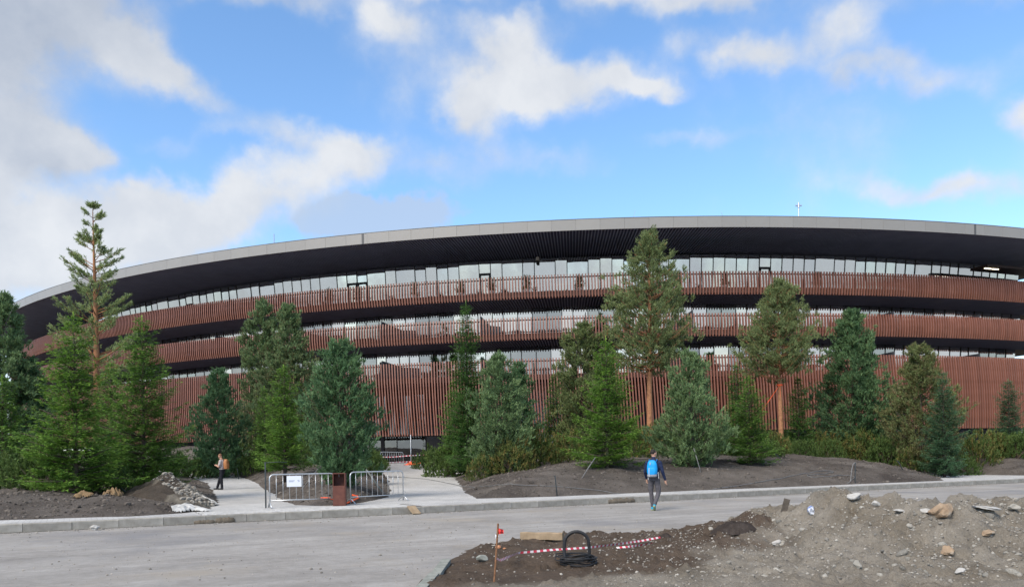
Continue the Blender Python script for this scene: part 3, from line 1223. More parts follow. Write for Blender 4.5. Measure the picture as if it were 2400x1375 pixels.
mast(1880, 474, roof, .05, True)
mast(650, 548, roof, .05)
for u, v0, u2, v2 in ((1483, 510, 1489, 492), (1697, 506, 1690, 496), (153, 662, 155, 657)):
    b = MB()
    tt = th_of(u, RR - 1)
    y = BC[1] + pol(tt, RR - 1)[1]
    p, q = at(u, v0 + 8, y), at(u2, v2, y)
    b.tube([(p.x - BC[0], p.y - BC[1], p.z), (q.x - BC[0], q.y - BC[1], q.z)], .015, 5)
    b.build('lightning_rod', M['steel'], roof)
tt = th_of(1267, 99.2)
b = MB()
b.box((-.14, -.2, -.30), (.14, .12, 0))
b.tube([(0, -.05, -.32), (0, -.05, -.62)], .13, 10, 1)
o = b.build('security_camera', [M['plaster'], M['black_rubber']], roof)
o.location = pol(tt, 99.2, 19.95)
o.rotation_euler = (0, 0, tt)
# lit awning box at the right end of the terrace
t0, t1 = th_of(2300, 101.5), R(24)
b = MB()
for i in range(6):
    a = t0 + (t1 - t0) * i / 6
    Mx = Matrix.Translation(pol(a, 101.5)) @ Matrix.Rotation(a, 4, 'Z')
    wseg = (t1 - t0) * 101.5 / 6
    b.box((0, -.9, 18.75), (wseg * .998, .9, 18.95), M=Mx)
aw = b.build('awning', M['rail'], bld)
for k in range(2):
    b = MB()
    a = t0 + (.35 + .9 * k) / 101.5
    Mx = Matrix.Translation(pol(a, 101.5)) @ Matrix.Rotation(a, 4, 'Z')
    b.box((0, -.4, 18.70), (.75, -.25, 18.747), M=Mx)
    b.build('light_strip', M['light'], aw)
# ------------------------------------------------------------------ trees and shrubs
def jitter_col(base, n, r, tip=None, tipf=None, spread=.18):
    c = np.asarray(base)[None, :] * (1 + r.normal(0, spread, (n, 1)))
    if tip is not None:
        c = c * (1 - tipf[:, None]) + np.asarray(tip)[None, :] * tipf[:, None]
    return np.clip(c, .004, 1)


def tris_np(A, B, C, cols):
    n = len(A)
    V = np.empty((n * 3, 3), np.float32)
    V[0::3], V[1::3], V[2::3] = A, B, C
    return V, np.repeat(cols, 3, 0)


def needles(P, AX, r, n, length, width, spread, cols):
    """bursts of n needles at points P round axes AX"""
    k = len(P)
    P = np.repeat(P, n, 0)
    AX = np.repeat(AX, n, 0)
    rnd = r.normal(0, 1, (k * n, 3))
    d = AX + rnd * spread
    d /= np.linalg.norm(d, axis=1)[:, None]
    side = np.cross(d, r.normal(0, 1, (k * n, 3)))
    side /= np.linalg.norm(side, axis=1)[:, None] + 1e-9
    L = length * r.uniform(.65, 1.2, (k * n, 1))
    W = width * r.uniform(.7, 1.3, (k * n, 1))
    base = P + AX * r.uniform(-.5, .5, (k * n, 1)) * length
    A = base - side * W * .5
    B = base + side * W * .5
    C = base + d * L
    return tris_np(A, B, C, np.repeat(cols, n, 0))


def limb(mb, a, b, r0, r1, sag=0.0, n=5):
    a, b = np.asarray(a), np.asarray(b)
    t = np.linspace(0, 1, 4)[:, None]
    pts = a + (b - a) * t
    pts[:, 2] += sag * (t[:, 0] ** 2 - t[:, 0])
    mb.tube(pts, np.linspace(r0, r1, 4), n)


def grow_fir(seed, h, rad, col, tip, dens=1.0, droop=.0, base=.05, ragged=.3, power=.85):
    r = np.random.default_rng(seed)
    tr = MB()
    bend = r.normal(0, .03, 2)
    zs = np.linspace(0, 1, 8)
    pts = np.stack([bend[0] * np.sin(zs * 3) * .5, bend[1] * np.sin(zs * 2.5) * .5, zs * h * .97], 1)
    tr.tube(pts, np.maximum(.012, (.035 + .014 * h) * (1 - zs) ** .9 * .8), 8)
    PV, PC = [], []
    z = base * h
    while z < h * .965:
        t = z / h
        nb = max(3, int(round((7 if t < .8 else 5) * dens)))
        a0 = r.uniform(0, 6.28)
        prof = (1 - t) ** power * min(1, .55 + t * 5.0)
        for q in range(nb):
            az = a0 + q * 6.283 / nb + r.normal(0, .22)
            if r.uniform() < .07 and t < .9:
                continue
            L = max(.10, rad * prof * r.uniform(1 - ragged * 1.6, 1 + ragged) * (1 + .16 * math.sin(az * 2 + z * 1.4 + seed)))
            el = -.18 - droop + .95 * t + r.normal(0, .08)
            out = np.array([math.cos(az), math.sin(az), 0])
            sd_ = np.array([-math.sin(az), math.cos(az), 0])
            org = np.array([0, 0, z + r.normal(0, .05)])
            m = max(3, int(L / .075 * dens))
            s = np.sort(r.uniform(.1, 1, m))
            bp = org + out * (L * s)[:, None] + np.array([0, 0, 1.0]) * (L * (el * s + .28 * s * s))[:, None]
            if L > .35:
                limb(tr, org, org + out * L * .8 + np.array([0, 0, L * (el * .8 + .18)]), .008 + .012 * L, .004, 0, 4)
            tl = (.10 + .36 * L * (1 - s) + .05) * r.uniform(.6, 1.15, m)
            for sg in (-1, 1):
                td = out * .75 + sd_ * sg * .75 + np.array([0, 0, .05])
                k = np.maximum(2, (tl / .055).astype(int))
                idx = np.repeat(np.arange(m), k)
                f = r.uniform(.05, 1, len(idx))
                d = td + r.normal(0, .16, (len(idx), 3))
                d /= np.linalg.norm(d, axis=1)[:, None]
                p = bp[idx] + d * (tl[idx] * f)[:, None]
                p[:, 2] -= .10 * (tl[idx] * f) ** 1.0
                # two blades each side of the twig
                nrm = np.cross(d, np.array([0, 0, 1.0]))
                nrm /= np.linalg.norm(nrm, axis=1)[:, None] + 1e-9
                for bs in (-1, 1):
                    e = d * r.uniform(.055, .095, (len(idx), 1)) + nrm * bs * r.uniform(.03, .06, (len(idx), 1)) + r.normal(0, .016, (len(idx), 3))
                    A = p - d * .032
                    B = p + d * .032 + r.normal(0, .008, (len(idx), 3))
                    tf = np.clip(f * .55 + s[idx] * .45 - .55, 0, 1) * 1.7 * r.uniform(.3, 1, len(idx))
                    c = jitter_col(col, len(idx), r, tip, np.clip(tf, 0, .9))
                    v, cc = tris_np(A, B, p + e, c)
                    PV.append(v)
                    PC.append(cc)
        z += max(.10, .19 * (1 - .35 * t)) / dens ** .5
    # leader
    P = np.stack([np.zeros(40), np.zeros(40), np.linspace(h * .9, h, 40)], 1)
    AX = np.tile([0, 0, 1.0], (40, 1)) + r.normal(0, .25, (40, 3))
    v, cc = needles(P, AX, r, 5, .06, .02, .6, jitter_col(tip, 40, r))
    PV.append(v)
    PC.append(cc)
    return tr, np.concatenate(PV), np.concatenate(PC)


def profile_cedar(t, low=.28):
    return np.where(t < low, (.35 + .65 * np.clip(t / low, 0, 1) ** .8), np.clip((1 - t) / (1 - low), 0, 1) ** .58)


def grow_cedar(seed, h, rad, col, tip, n_branch=95, base=.06, brown=None, shoot=44, low=.28, nn=8, nl=.15, lobes=0.3, browns=(.0, .0)):
    r = np.random.default_rng(seed)
    ratio = max(.5, rad * h / 8.0)
    shoot = int(shoot * min(1.9, max(.8, ratio ** .55)))
    nl *= min(1.3, max(.9, ratio ** .2))
    nw = min(1.35, max(.9, ratio ** .22))
    tr = MB()
    zs = np.linspace(0, 1, 7)
    tr.tube(np.stack([0 * zs, 0 * zs, zs * h * .93], 1), np.maximum(.012, (.03 + .016 * h) * (1 - zs) * .8 + .01), 8)
    P, AX, TF, BR = [], [], [], []
    for b in range(n_branch):
        t = base + (1 - base) * (b + r.uniform(0, 1)) / n_branch
        t = min(t, .985)
        az = b * 2.39996 + r.normal(0, .3)
        lob = 1 + lobes * math.sin(az * 2 + t * 9 + seed) + r.normal(0, .10)
        L = rad * float(profile_cedar(np.array(t), low)) * lob
        L = max(L, .12)
        out = np.array([math.cos(az), math.sin(az), 0])
        end_z = t * h
        org = np.array([0, 0, max(.03 * h, end_z - L * r.uniform(.45, .8))])
        end = out * L + np.array([0, 0, end_z])
        limb(tr, org, end * np.array([.9, .9, 1]), .010 + .012 * L, .006, L * .35, 4)
        m = int(shoot * (.45 + .75 * L / rad))
        nc = max(3, int(m / 7))                       # shoots stand in clumps
        sc_ = r.uniform(.30, 1.0, nc) ** .7
        cc_ = org + (end - org) * sc_[:, None]
        cc_[:, 2] += L * .35 * (sc_ ** 2 - sc_)
        cc_ = cc_ + r.normal(0, 1, (nc, 3)) * (.08 + .16 * L * (1.1 - .5 * sc_))[:, None] * np.array([1, 1, .9])
        ci = r.integers(0, nc, m)
        s = sc_[ci]
        p = cc_[ci] + r.normal(0, .075 + .02 * L, (m, 3))
        ax = out * .55 + np.array([0, 0, .75]) + r.normal(0, .28, (m, 3))
        ax /= np.linalg.norm(ax, axis=1)[:, None]
        P.append(p)
        AX.append(ax)
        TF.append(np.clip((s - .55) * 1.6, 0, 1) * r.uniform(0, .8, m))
        bb = browns[0] + browns[1] * (1 - t)
        BR.append(np.clip(r.normal(bb, .22, m) if bb > 0 else np.zeros(m), 0, .95))
    P, AX, TF, BR = map(np.concatenate, (P, AX, TF, BR))
    P = np.clip(P, [-9, -9, .05], [9, 9, 99])
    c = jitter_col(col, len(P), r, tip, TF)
    if brown is not None:
        c = c * (1 - BR[:, None]) + np.asarray(brown) * BR[:, None]
    v1, c1 = needles(P, AX, r, nn, nl, .042 * nw, .55, c)
    v2, c2 = needles(P + AX * .07, AX, r, 4, nl * .9, .034 * nw, .35, c * 1.12)
    return tr, np.concatenate([v1, v2]), np.concatenate([c1, c2])


def grow_scots(seed, h, rad, crown0, col, tip, n_branch=60, shoot=40, sparse=False, brown=None, ragged=.25, lean=0.0, bare_top=0.0):
    """pine with a bare orange trunk and an airy crown"""
    r = np.random.default_rng(seed)
    tr = MB()
    zs = np.linspace(0, 1, 10)
    wob = np.stack([lean * zs * h + .05 * np.sin(zs * 5 + seed), .05 * np.cos(zs * 4 + seed), zs * h * .98], 1)
    tr.tube(wob, np.maximum(.014, (.028 + .0135 * h) * (1 - zs) ** .75), 9)

    def axis(z):
        return np.array([np.interp(z, wob[:, 2], wob[:, 0]), np.interp(z, wob[:, 2], wob[:, 1]), z])
    P, AX, TF, C = [], [], [], []
    for b in range(n_branch):
        t = (b + r.uniform(0, 1)) / n_branch
        if sparse:                                   # distinct whorls
            t = (round(t * 10) + r.normal(0, .28)) / 10.0
        t = float(np.clip(t, 0, .985))
        az = b * 2.39996 + r.normal(0, .35)
        if sparse:
            prof = (1 - t) ** .6 * .95 + .05
        else:
            prof = float(np.interp(t, [0, .12, .35, .6, .85, 1], [.72, 1.0, .96, .70, .40, .07]))
        rg = ragged * (1.5 if sparse else 1.3)
        L = max(.15, rad * prof * r.uniform(1 - rg * 1.4, 1 + rg * .6))
        out = np.array([math.cos(az), math.sin(az), 0])
        zc = h * (crown0 + (1 - crown0) * t)
        rise = (.30 + .35 * t) if sparse else (.55 + .35 * t)
        org = axis(max(h * crown0 * .82, zc - L * rise * .75))
        end = axis(zc) + out * L
        if sparse:
            end[2] += L * .25
        limb(tr, org, end, .012 + .013 * L, .007, L * .22, 5)
        m = int(shoot * (.35 + .8 * L / rad))
        s = r.uniform(.28 if sparse else .42, 1.0, m) ** .75
        p = org + (end - org) * s[:, None]
        p[:, 2] += L * .22 * (s ** 2 - s)
        if sparse:                                   # tufts sit on short side twigs
            sdv = np.array([-out[1], out[0], 0])
            off = r.uniform(-1, 1, m) * (.30 * L * (1.15 - s))
            p = p + sdv * off[:, None] + out * (np.abs(off) * .5)[:, None] + r.normal(0, .05, (m, 3))
            p[:, 2] += np.abs(off) * .25
        else:
            nc = max(4, int(m / 9))
            sc_ = r.uniform(.40, 1.0, nc) ** .75
            cc_ = org + (end - org) * sc_[:, None]
            cc_[:, 2] += L * .22 * (sc_ ** 2 - sc_)
            cc_ = cc_ + r.normal(0, 1, (nc, 3)) * (.08 + .15 * L)
            p = cc_[r.integers(0, nc, m)] + r.normal(0, .09, (m, 3))
        ax = out * .6 + np.array([0, 0, .65]) + r.normal(0, .35, (m, 3))
        ax /= np.linalg.norm(ax, axis=1)[:, None]
        P.append(p)
        AX.append(ax)
        TF.append(r.uniform(0, .7, m))
    P, AX, TF = map(np.concatenate, (P, AX, TF))
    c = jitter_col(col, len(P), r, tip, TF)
    if brown is not None:
        bm = r.uniform(0, 1, len(P)) < .012
        c[bm] = np.asarray(brown)
    v1, c1 = needles(P, AX, r, 8, .12 if sparse else .14, .024 if sparse else .036, .55, c)
    v2, c2 = needles(P + AX * .07, AX, r, 4, .12, .028, .4, c * 1.12)
    # the leading shoots at the very top
    q = np.array([axis(z) for z in np.linspace(h * .90, h, 14)])
    axq = np.tile([0, 0, 1.0], (14, 1)) + r.normal(0, .3, (14, 3))
    v3, c3 = needles(q, axq, r, 9, .10, .02, .6, jitter_col(col, 14, r))
    return tr, np.concatenate([v1, v2, v3]), np.concatenate([c1, c2, c3])


def grow_shrub(seed, w, h, col, tip, brown=None, n=480):
    r = np.random.default_rng(seed)
    tr = MB()
    for k in range(9):
        az = r.uniform(0, 6.28)
        limb(tr, (0, 0, 0), (math.cos(az) * w * .5, math.sin(az) * w * .5, h * r.uniform(.4, .75)), .016, .006, 0, 4)
    d = r.normal(0, 1, (n, 3))
    d[:, 2] = np.abs(d[:, 2])
    d /= np.linalg.norm(d, axis=1)[:, None]
    lump = 1 + .22 * np.sin(d[:, 0] * 5 + seed) * np.cos(d[:, 1] * 4 + seed * 2)
    rr = r.uniform(.45, 1.0, n) ** .5 * lump
    P = d * rr[:, None] * np.array([w, w, h])
    AX = d * .45 + np.array([0, 0, .85]) + r.normal(0, .2, (n, 3))
    AX /= np.linalg.norm(AX, axis=1)[:, None]
    c = jitter_col(col, n, r, tip, np.clip(rr - .5, 0, 1) * r.uniform(0, 1, n))
    if brown is not None:
        bm = np.clip(r.normal(.08, .25, n), 0, .8)
        c = c * (1 - bm[:, None]) + np.asarray(brown) * bm[:, None]
    v1, c1 = needles(P, AX, r, 10, .075, .030, .6, c)
    v2, c2 = needles(P + AX * .07, AX, r, 7, .065, .024, .5, c * 1.1)
    return tr, np.concatenate([v1, v2]), np.concatenate([c1, c2])


def plant(name, grown, loc, label, cat, bark, group=None, rz=0.0, names=('trunk', 'crown')):
    tr, V, C = grown
    t = tag(empty(name, loc, rz), label, cat, group)
    tr.build(names[0], bark, t, smooth=True)
    F3 = np.arange(len(V)).reshape(-1, 3)
    finish(bpy.data.objects.new(names[1], mesh_np(names[1], V, F3, M['foliage'], col=C)), t)
    return t


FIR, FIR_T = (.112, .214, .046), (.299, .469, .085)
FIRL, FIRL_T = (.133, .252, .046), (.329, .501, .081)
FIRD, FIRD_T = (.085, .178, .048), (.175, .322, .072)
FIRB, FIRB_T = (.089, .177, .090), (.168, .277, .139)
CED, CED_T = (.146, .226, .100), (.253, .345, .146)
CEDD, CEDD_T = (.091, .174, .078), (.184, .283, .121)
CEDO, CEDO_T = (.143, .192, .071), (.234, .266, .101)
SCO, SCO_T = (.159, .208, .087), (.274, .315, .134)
BROWN = (.179, .133, .065)


def spot(u, Y, vtop):
    """foot of a tree seen in photo column u, Y metres away, and its height so that it ends at photo row vtop"""
    x = (u - 1200) / F * Y
    z = soil1(x, Y)
    x = at(u, 1080 - (z - EYE) / Y * F, Y).x
    z = soil1(x, Y)
    return (x, Y, z - .06), at(u, vtop, Y).z - z + .06


def px(n, Y):
    return n * Y / F


TREES = [
    # kind, u, Y, vtop, half width px, label, options
    ('scots_sparse', 228, 40, 478, 105, 'tall airy pine with bare top rising above the roof edge at far left', dict(crown0=.36)),
    ('cedar', 12, 36, 690, 92, 'broad grey-green pine cut by the left edge of the photo', dict(col=CED, tip=CED_T, n=100)),
    ('cedar', 70, 37, 838, 62, 'dark blue-green pine standing left of the two big front firs', dict(col=CEDD, tip=CEDD_T)),
    ('fir', 8, 29, 880, 85, 'bright green fir at the left edge, in front of the broad pine', dict(col=FIR, tip=FIR_T)),
    ('fir', 178, 24.2, 735, 118, 'biggest green fir, nearest the kerb on the left', dict(col=FIRL, tip=FIRL_T)),
    ('fir', 338, 28, 740, 112, 'big green fir right of the tallest airy pine, beside the rubble heap', dict(col=FIR, tip=FIR_T)),
    ('fir', 262, 34, 850, 85, 'green fir squeezed between and behind the two big front firs', dict(col=FIR, tip=FIR_T)),
    ('cedar', 516, 47, 868, 64, 'slim dark pine behind the person in the orange-brown backpack', dict(col=CEDD, tip=CEDD_T)),
    ('cedar', 622, 52, 704, 74, 'left of the twin tall pines with browning lower needles', dict(col=CED, tip=CED_T, browns=(.0, .35))),
    ('cedar', 682, 50, 712, 80, 'right of the twin tall pines with browning lower needles', dict(col=CED, tip=CED_T, browns=(.0, .55))),
    ('fir', 622, 46, 905, 40, 'small dark fir left of the light green fir in the middle bed', dict(col=FIR, tip=FIR_T)),
    ('fir', 668, 36, 855, 76, 'light green fir with bare stem in the middle bed', dict(col=FIRL, tip=FIRL_T, base=.12)),
    ('cedar', 800, 27, 800, 88, 'dense dark pine standing directly behind the rusty steel post', dict(col=CEDD, tip=CEDD_T, n=105, low=.42)),
    ('fir', 1098, 46, 703, 62, 'tall slender dark fir right of the entrance path', dict(col=FIRD, tip=FIRD_T, power=.75)),
    ('fir', 1065, 50, 890, 45, 'low fir at the right side of the entrance', dict(col=FIR, tip=FIR_T)),
    ('cedar', 1168, 40, 832, 76, 'blue-green pine right of the slender dark fir', dict(col=CED, tip=CED_T, low=.35)),
    ('cedar', 1218, 48, 850, 48, 'narrow dark pine half hidden behind the blue-green pine', dict(col=CEDD, tip=CEDD_T)),
    ('fir', 1300, 52, 875, 42, 'narrow green fir in front of the white wall between slats', dict(col=FIRD, tip=FIR_T)),
    ('cedar', 1372, 46, 756, 84, 'olive pine behind the bright green fir in the middle', dict(col=CEDO, tip=CEDO_T, browns=(.0, .12), low=.4)),
    ('fir', 1424, 33, 788, 92, 'bright green fir left of the tall orange-trunked pine', dict(col=FIRL, tip=FIRL_T, base=.03)),
    ('scots', 1526, 46, 540, 104, 'tallest pine with thick orange trunk in the middle of the mound', dict(crown0=.42, n=95)),
    ('cedar', 1622, 35, 826, 80, 'grey-green pine just right of the man with the blue backpack', dict(col=CED, tip=CED_T, low=.38)),
    ('fir', 1728, 44, 850, 48, 'dark fir behind the bushy fir on the mound', dict(col=FIRD, tip=FIR_T)),
    ('fir', 1758, 37, 880, 70, 'bushy green fir between the two orange-trunked pines', dict(col=FIR, tip=FIR_T)),
    ('scots', 1830, 50, 655, 88, 'second orange-trunked pine with an orange strap round its stem', dict(crown0=.50, n=80)),
    ('fir', 1872, 50, 882, 44, 'narrow dark fir right of the strapped pine', dict(col=FIRD, tip=FIR_T)),
    ('cedar', 2002, 52, 728, 94, 'wide round dark green pine on the right half', dict(col=CEDD, tip=CED_T, n=120, low=.30)),
    ('cedar', 2160, 47, 808, 84, 'yellowing brown pine on the right', dict(col=CEDO, tip=CEDO_T, browns=(.18, .30), low=.3)),
    ('fir', 2214, 43, 868, 58, 'blue-green fir in front of the yellowing pine', dict(col=FIRB, tip=FIRB_T)),
    ('fir', 2366, 54, 888, 42, 'slim blue-green fir at the far right before the slats', dict(col=FIRB, tip=FIRB_T, power=.7)),
]
for i, (kind, u, Y, vt, hw, label, o) in enumerate(TREES):
    loc, h = spot(u, Y, vt)
    rad = px(hw, Y)
    if kind == 'fir':
        g = grow_fir(100 + i, h, rad * 1.08, o['col'], o['tip'], base=o.get('base', .045), power=o.get('power', .85))
        plant('fir_tree', g, loc, label, 'tree', M['bark'], 'conifers planted in the soil beds', rz=i * 1.3)
    elif kind == 'cedar':
        g = grow_cedar(100 + i, h, rad * .93, o['col'], o['tip'], n_branch=o.get('n', 90), low=o.get('low', .28), brown=BROWN, browns=o.get('browns', (0, 0)))
        plant('pine_tree', g, loc, label, 'tree', M['bark'], 'conifers planted in the soil beds', rz=i * 1.7)
    elif kind == 'scots':
        g = grow_scots(100 + i, h, rad, o['crown0'], SCO, SCO_T, n_branch=o['n'] + 25, shoot=104, brown=(.34, .19, .08))
        plant('pine_tree', g, loc, label, 'tree', M['bark_orange'], 'conifers planted in the soil beds', rz=i * 1.7)
    else:
        g = grow_scots(100 + i, h, rad, o['crown0'], tuple(q * 1.35 for q in SCO), tuple(q * 1.35 for q in SCO_T), n_branch=92, shoot=62, sparse=True)
        plant('pine_tree', g, loc, label, 'tree', M['bark_orange'], 'conifers planted in the soil beds', rz=.8)

# shrubs: five grown once, then copied
MUG, MUG_T = (.067, .116, .032), (.173, .236, .062)
SHR = []
for k in range(6):
    tr, V, C = grow_shrub(300 + k, .75, .85 + .15 * (k % 3), MUG if k < 4 else (.095, .125, .036), MUG_T, (.34, .22, .08) if k in (2, 4, 5) else None)
    SHR.append((tr.mesh('stem', M['bark']), mesh_np('foliage', V, np.arange(len(V)).reshape(-1, 3), M['foliage'], col=C)))
SHRUBS = [
    # u, Y, half width px, kind
    (25, 27, 60, 0), (95, 25.5, 62, 1), (245, 25.5, 48, 3), (150, 27, 50, 0), (300, 30, 46, 1), (400, 44, 40, 0), (450, 46, 34, 3), (490, 50, 30, 1), (560, 50, 34, 0),
    (590, 47, 30, 3), (725, 44, 36, 1), (760, 40, 34, 0), (850, 40, 42, 3), (868, 48, 34, 0), (640, 52, 30, 1),
    (1010, 58.5, 34, 0), (1045, 50, 42, 1), (1125, 39, 26, 2), (1200, 39, 44, 4), (1262, 42, 42, 2), (1318, 46, 40, 4), (1240, 48, 40, 0), (1345, 42, 36, 2),
    (1500, 46, 44, 4), (1555, 48, 40, 2), (1480, 41, 40, 2), (1590, 42, 34, 0), (1680, 44, 36, 1), (1700, 49, 34, 0), (1795, 42, 32, 0), (1808, 48, 36, 4), (1838, 50.5, 34, 0), (1882, 45, 27, 3),
    (1920, 51, 34, 5), (1945, 46.5, 26, 1), (1985, 51, 38, 4), (2025, 50, 38, 2), (2075, 48, 34, 1), (2110, 52, 34, 4), (2135, 46, 28, 2), (2250, 47, 34, 1), (2290, 49, 36, 2), (2330, 51, 36, 4), (2352, 52, 34, 1), (2385, 50, 38, 3), (2268, 54, 30, 0), (2310, 55, 30, 0), (2395, 55, 34, 1),
]
ANCHOR = [(t[1], t[2], n) for t, n in zip(TREES, (
    'tall airy pine', 'broad left-edge pine', 'dark left pine', 'left-edge fir', 'biggest front fir', 'second big front fir', 'squeezed fir', 'slim dark pine', 'left twin pine', 'right twin pine',
    'small dark fir', 'bare-stemmed fir', 'dense pine behind the post', 'tall slender fir', 'low entrance fir', 'blue-green pine', 'narrow half-hidden pine', 'narrow fir', 'olive pine', 'bright green fir',
    'tallest orange-trunked pine', 'grey-green pine', 'hidden dark fir', 'bushy fir', 'strapped pine', 'narrow dark fir', 'wide round pine', 'yellowing pine', 'blue-green fir', 'far-right slim fir'))]
SEEN = {}
SIZES = ('', 'second ', 'third ', 'fourth ')
for i, (u, Y, hw, k) in enumerate(SHRUBS):
    x = (u - 1200) / F * Y
    z = soil1(x, Y)
    sc = px(hw, Y) / .75 * 1.3
    near = sorted(ANCHOR, key=lambda a: abs(a[0] - u) + abs(a[1] - Y) * 4)[0]
    side = 'left' if u < near[0] else 'right'
    dep = 'in front' if Y < near[1] else 'behind'
    tone = 'yellow-brown tinged' if k in (2, 4, 5) else 'green'
    lab = 'dwarf pine shrub %s and %s of the %s' % (dep, side, near[2])
    SEEN[(tone, lab)] = SEEN.get((tone, lab), 0) + 1
    lab = SIZES[SEEN[(tone, lab)] - 1] + tone + ' ' + lab
    t = tag(empty('dwarf_pine_shrub', (x, Y, z - .05), i * 1.1), lab, 'shrub', 'dwarf pine shrubs at the feet of the trees')
    t.scale = (sc, sc, sc * (.9 + .25 * ((i * 37) % 10) / 10))
    put('stem', SHR[k][0], t)
    put('foliage', SHR[k][1], t)
# ------------------------------------------------------------------ foreground heap of earth and gravel
ISLAND = [(-1.5, 3), (-1.3, 8.0), (-1.22, 9.15), (-1.05, 10.6), (-.74, 12.56), (.06, 14.4), (1.5, 15.0), (3.11, 15.4), (4.8, 16.6), (6.5, 17.4), (9, 18.6), (15, 21.2), (30, 28), (40, 30), (40, -6), (-1.6, -6)]
HEAPS = [  # x, y, height, sx, sy
    (5.42, 12.5, .64, .46, .70), (5.05, 14.0, .40, .70, .7), (6.4, 12.2, .34, .5, .9), (7.9, 12.5, .42, .8, 1.0), (9.6, 12.6, .50, 1.2, 1.2), (4.75, 10.9, .26, .45, .5),
    (6.4, 11.0, .24, .8, .7), (3.7, 12.7, .20, .7, .6), (2.9, 11.4, .08, .6, .5), (8.0, 10.6, .20, 1.2, .8), (12.5, 16, .15, 2.0, 1.5), (6.8, 16.2, .10, 1.2, .6),
]


def heap(x, y):
    x = np.asarray(x, float)
    y = np.asarray(y, float)
    s_ = sdist(x, y, ISLAND) + fbm(x * 1.6, y * 1.6, 4, 21) * .22
    z = np.zeros_like(x) + .03
    for (cx, cy, hh, sx, sy) in HEAPS:
        wx = x + .12 * fbm(x * 1.3, y * 1.3, 3, 31)
        z = z + hh * np.exp(-.5 * ((wx - cx) / sx) ** 2 - .5 * ((y - cy) / sy) ** 2)
    rough = .24 * fbm(x * 1.2, y * 1.2, 5, 41) + .12 * fbm(x * 3.6, y * 3.6, 4, 47) + .05 * fbm(x * 11, y * 11, 3, 48)
    lump = np.maximum(0, fbm(x * 9, y * 9, 3, 53)) ** 2 * .14 + np.abs(fbm(x * 2.3 + 4, y * 2.3, 3, 57)) * .22 * np.clip((x - 2.2) / 2.0, .12, 1)
    z = z + rough * (.35 + 1.1 * np.clip(z, 0, .5)) + lump + .02
    edge = np.clip(s_ / .35, 0, 1)
    return np.where(s_ > 0, np.maximum(z * edge, .004 + .012 * edge), -.02 + np.maximum(s_, -.3) * .2)


def heap1(x, y):
    return float(heap(np.array([x]), np.array([y]))[0])


def on_heap(u, v):
    Y = np.arange(6, 22, .01)
    p = at(u, v, 1.0)
    xs, zs = p.x * Y, EYE + (p.z - EYE) * Y
    b = zs <= np.maximum(heap(xs, Y), 0)
    i = int(np.argmax(b))
    return Vector((xs[i], Y[i], zs[i]))


def heap_col(X, Y):
    n = fbm(X * .9, Y * .9, 4, 61)
    brown = np.clip((12.0 - 9.0 + (Y - 11.0) * 1.1 - (X - .6) * .85 + n * 1.3), 0, 1) * (X < 4.4)
    tan = np.clip(n * 1.6 + .1, 0, 1)
    grey = np.array([1.0, .985, .95])
    c = grey * (1 - .22 * tan[..., None]) + np.array([.02, -.01, -.05]) * tan[..., None]
    loam = np.array([.40, .33, .29])
    b = np.clip(brown, 0, 1)[..., None]
    return c * (1 - b) + loam * b


mound = put('gravel_heap', sheet('gravel_heap', -1.9, 14, 6.2, 22, .045, heap, M['gravel'], lambda X, Y: sdist(X, Y, ISLAND) > -.35, heap_col))
tag(mound, 'heap of dug-up grey earth and river gravel beside the road', 'earth', kind='structure')
far = put('rough_verge', sheet('rough_verge', -1.9, 40, -6, 30, .25, lambda X, Y: heap(X, Y) - .03, M['gravel'], lambda X, Y: (sdist(X, Y, ISLAND) > -.1) & ~((X > -1.7) & (X < 13.7) & (Y > 6.5) & (Y < 21.7)), heap_col))
tag(far, 'rough gravelly verge continuing round the heap', 'earth', kind='structure')


def pebble_np(seed, flat=.6, rough=.12, sub=1):
    bm = bmesh.new()
    bmesh.ops.create_icosphere(bm, subdivisions=sub, radius=1.0)
    r = np.random.default_rng(seed)
    V = np.array([v.co[:] for v in bm.verts])
    Fc = np.array([[v.index for v in f.verts] for f in bm.faces])
    bm.free()
    k = r.normal(0, 1, (5, 3))
    k /= np.linalg.norm(k, axis=1)[:, None]
    d = 1 + rough * sum(np.sin(V @ kk * (1.5 + i) + i * 1.7) for i, kk in enumerate(k)) / 2
    V = V * d[:, None] * np.array([1, r.uniform(.65, .95), flat * r.uniform(.8, 1.15)])
    return V, Fc


PEB = [pebble_np(i, .62, .16, 2) for i in range(8)]
PEB_ME = [mesh_np('stone', v, f, M['rock'], smooth=True) for v, f in PEB]


def heap_normal_tilt(x, y):
    e = .06
    return math.atan2(heap1(x, y + e) - heap1(x, y - e), 2 * e), -math.atan2(heap1(x + e, y) - heap1(x - e, y), 2 * e)


rs = np.random.default_rng(99)
cnt = 0
while cnt < 290:
    u, v = rs.uniform(1380, 2420), rs.uniform(1180, 1385)
    w_right = np.clip((u - 1500) / 700, .05, 1)
    if rs.uniform() > w_right:
        continue
    Y = rs.uniform(8.6, 14.0)
    x = (u - 1200) / F * Y
    if sdist(np.array([x]), np.array([Y]), ISLAND)[0] < .1:
        continue
    size = .018 + rs.exponential(.012)
    size = min(size, .065)
    tx, ty = heap_normal_tilt(x, Y)
    put('stone', PEB_ME[cnt % 8], mound, (x, Y, heap1(x, Y) - size * .05), (tx + rs.normal(0, .2), ty + rs.normal(0, .2), rs.uniform(0, 6.28)), (size * rs.uniform(.9, 1.3), size, size))
    cnt += 1
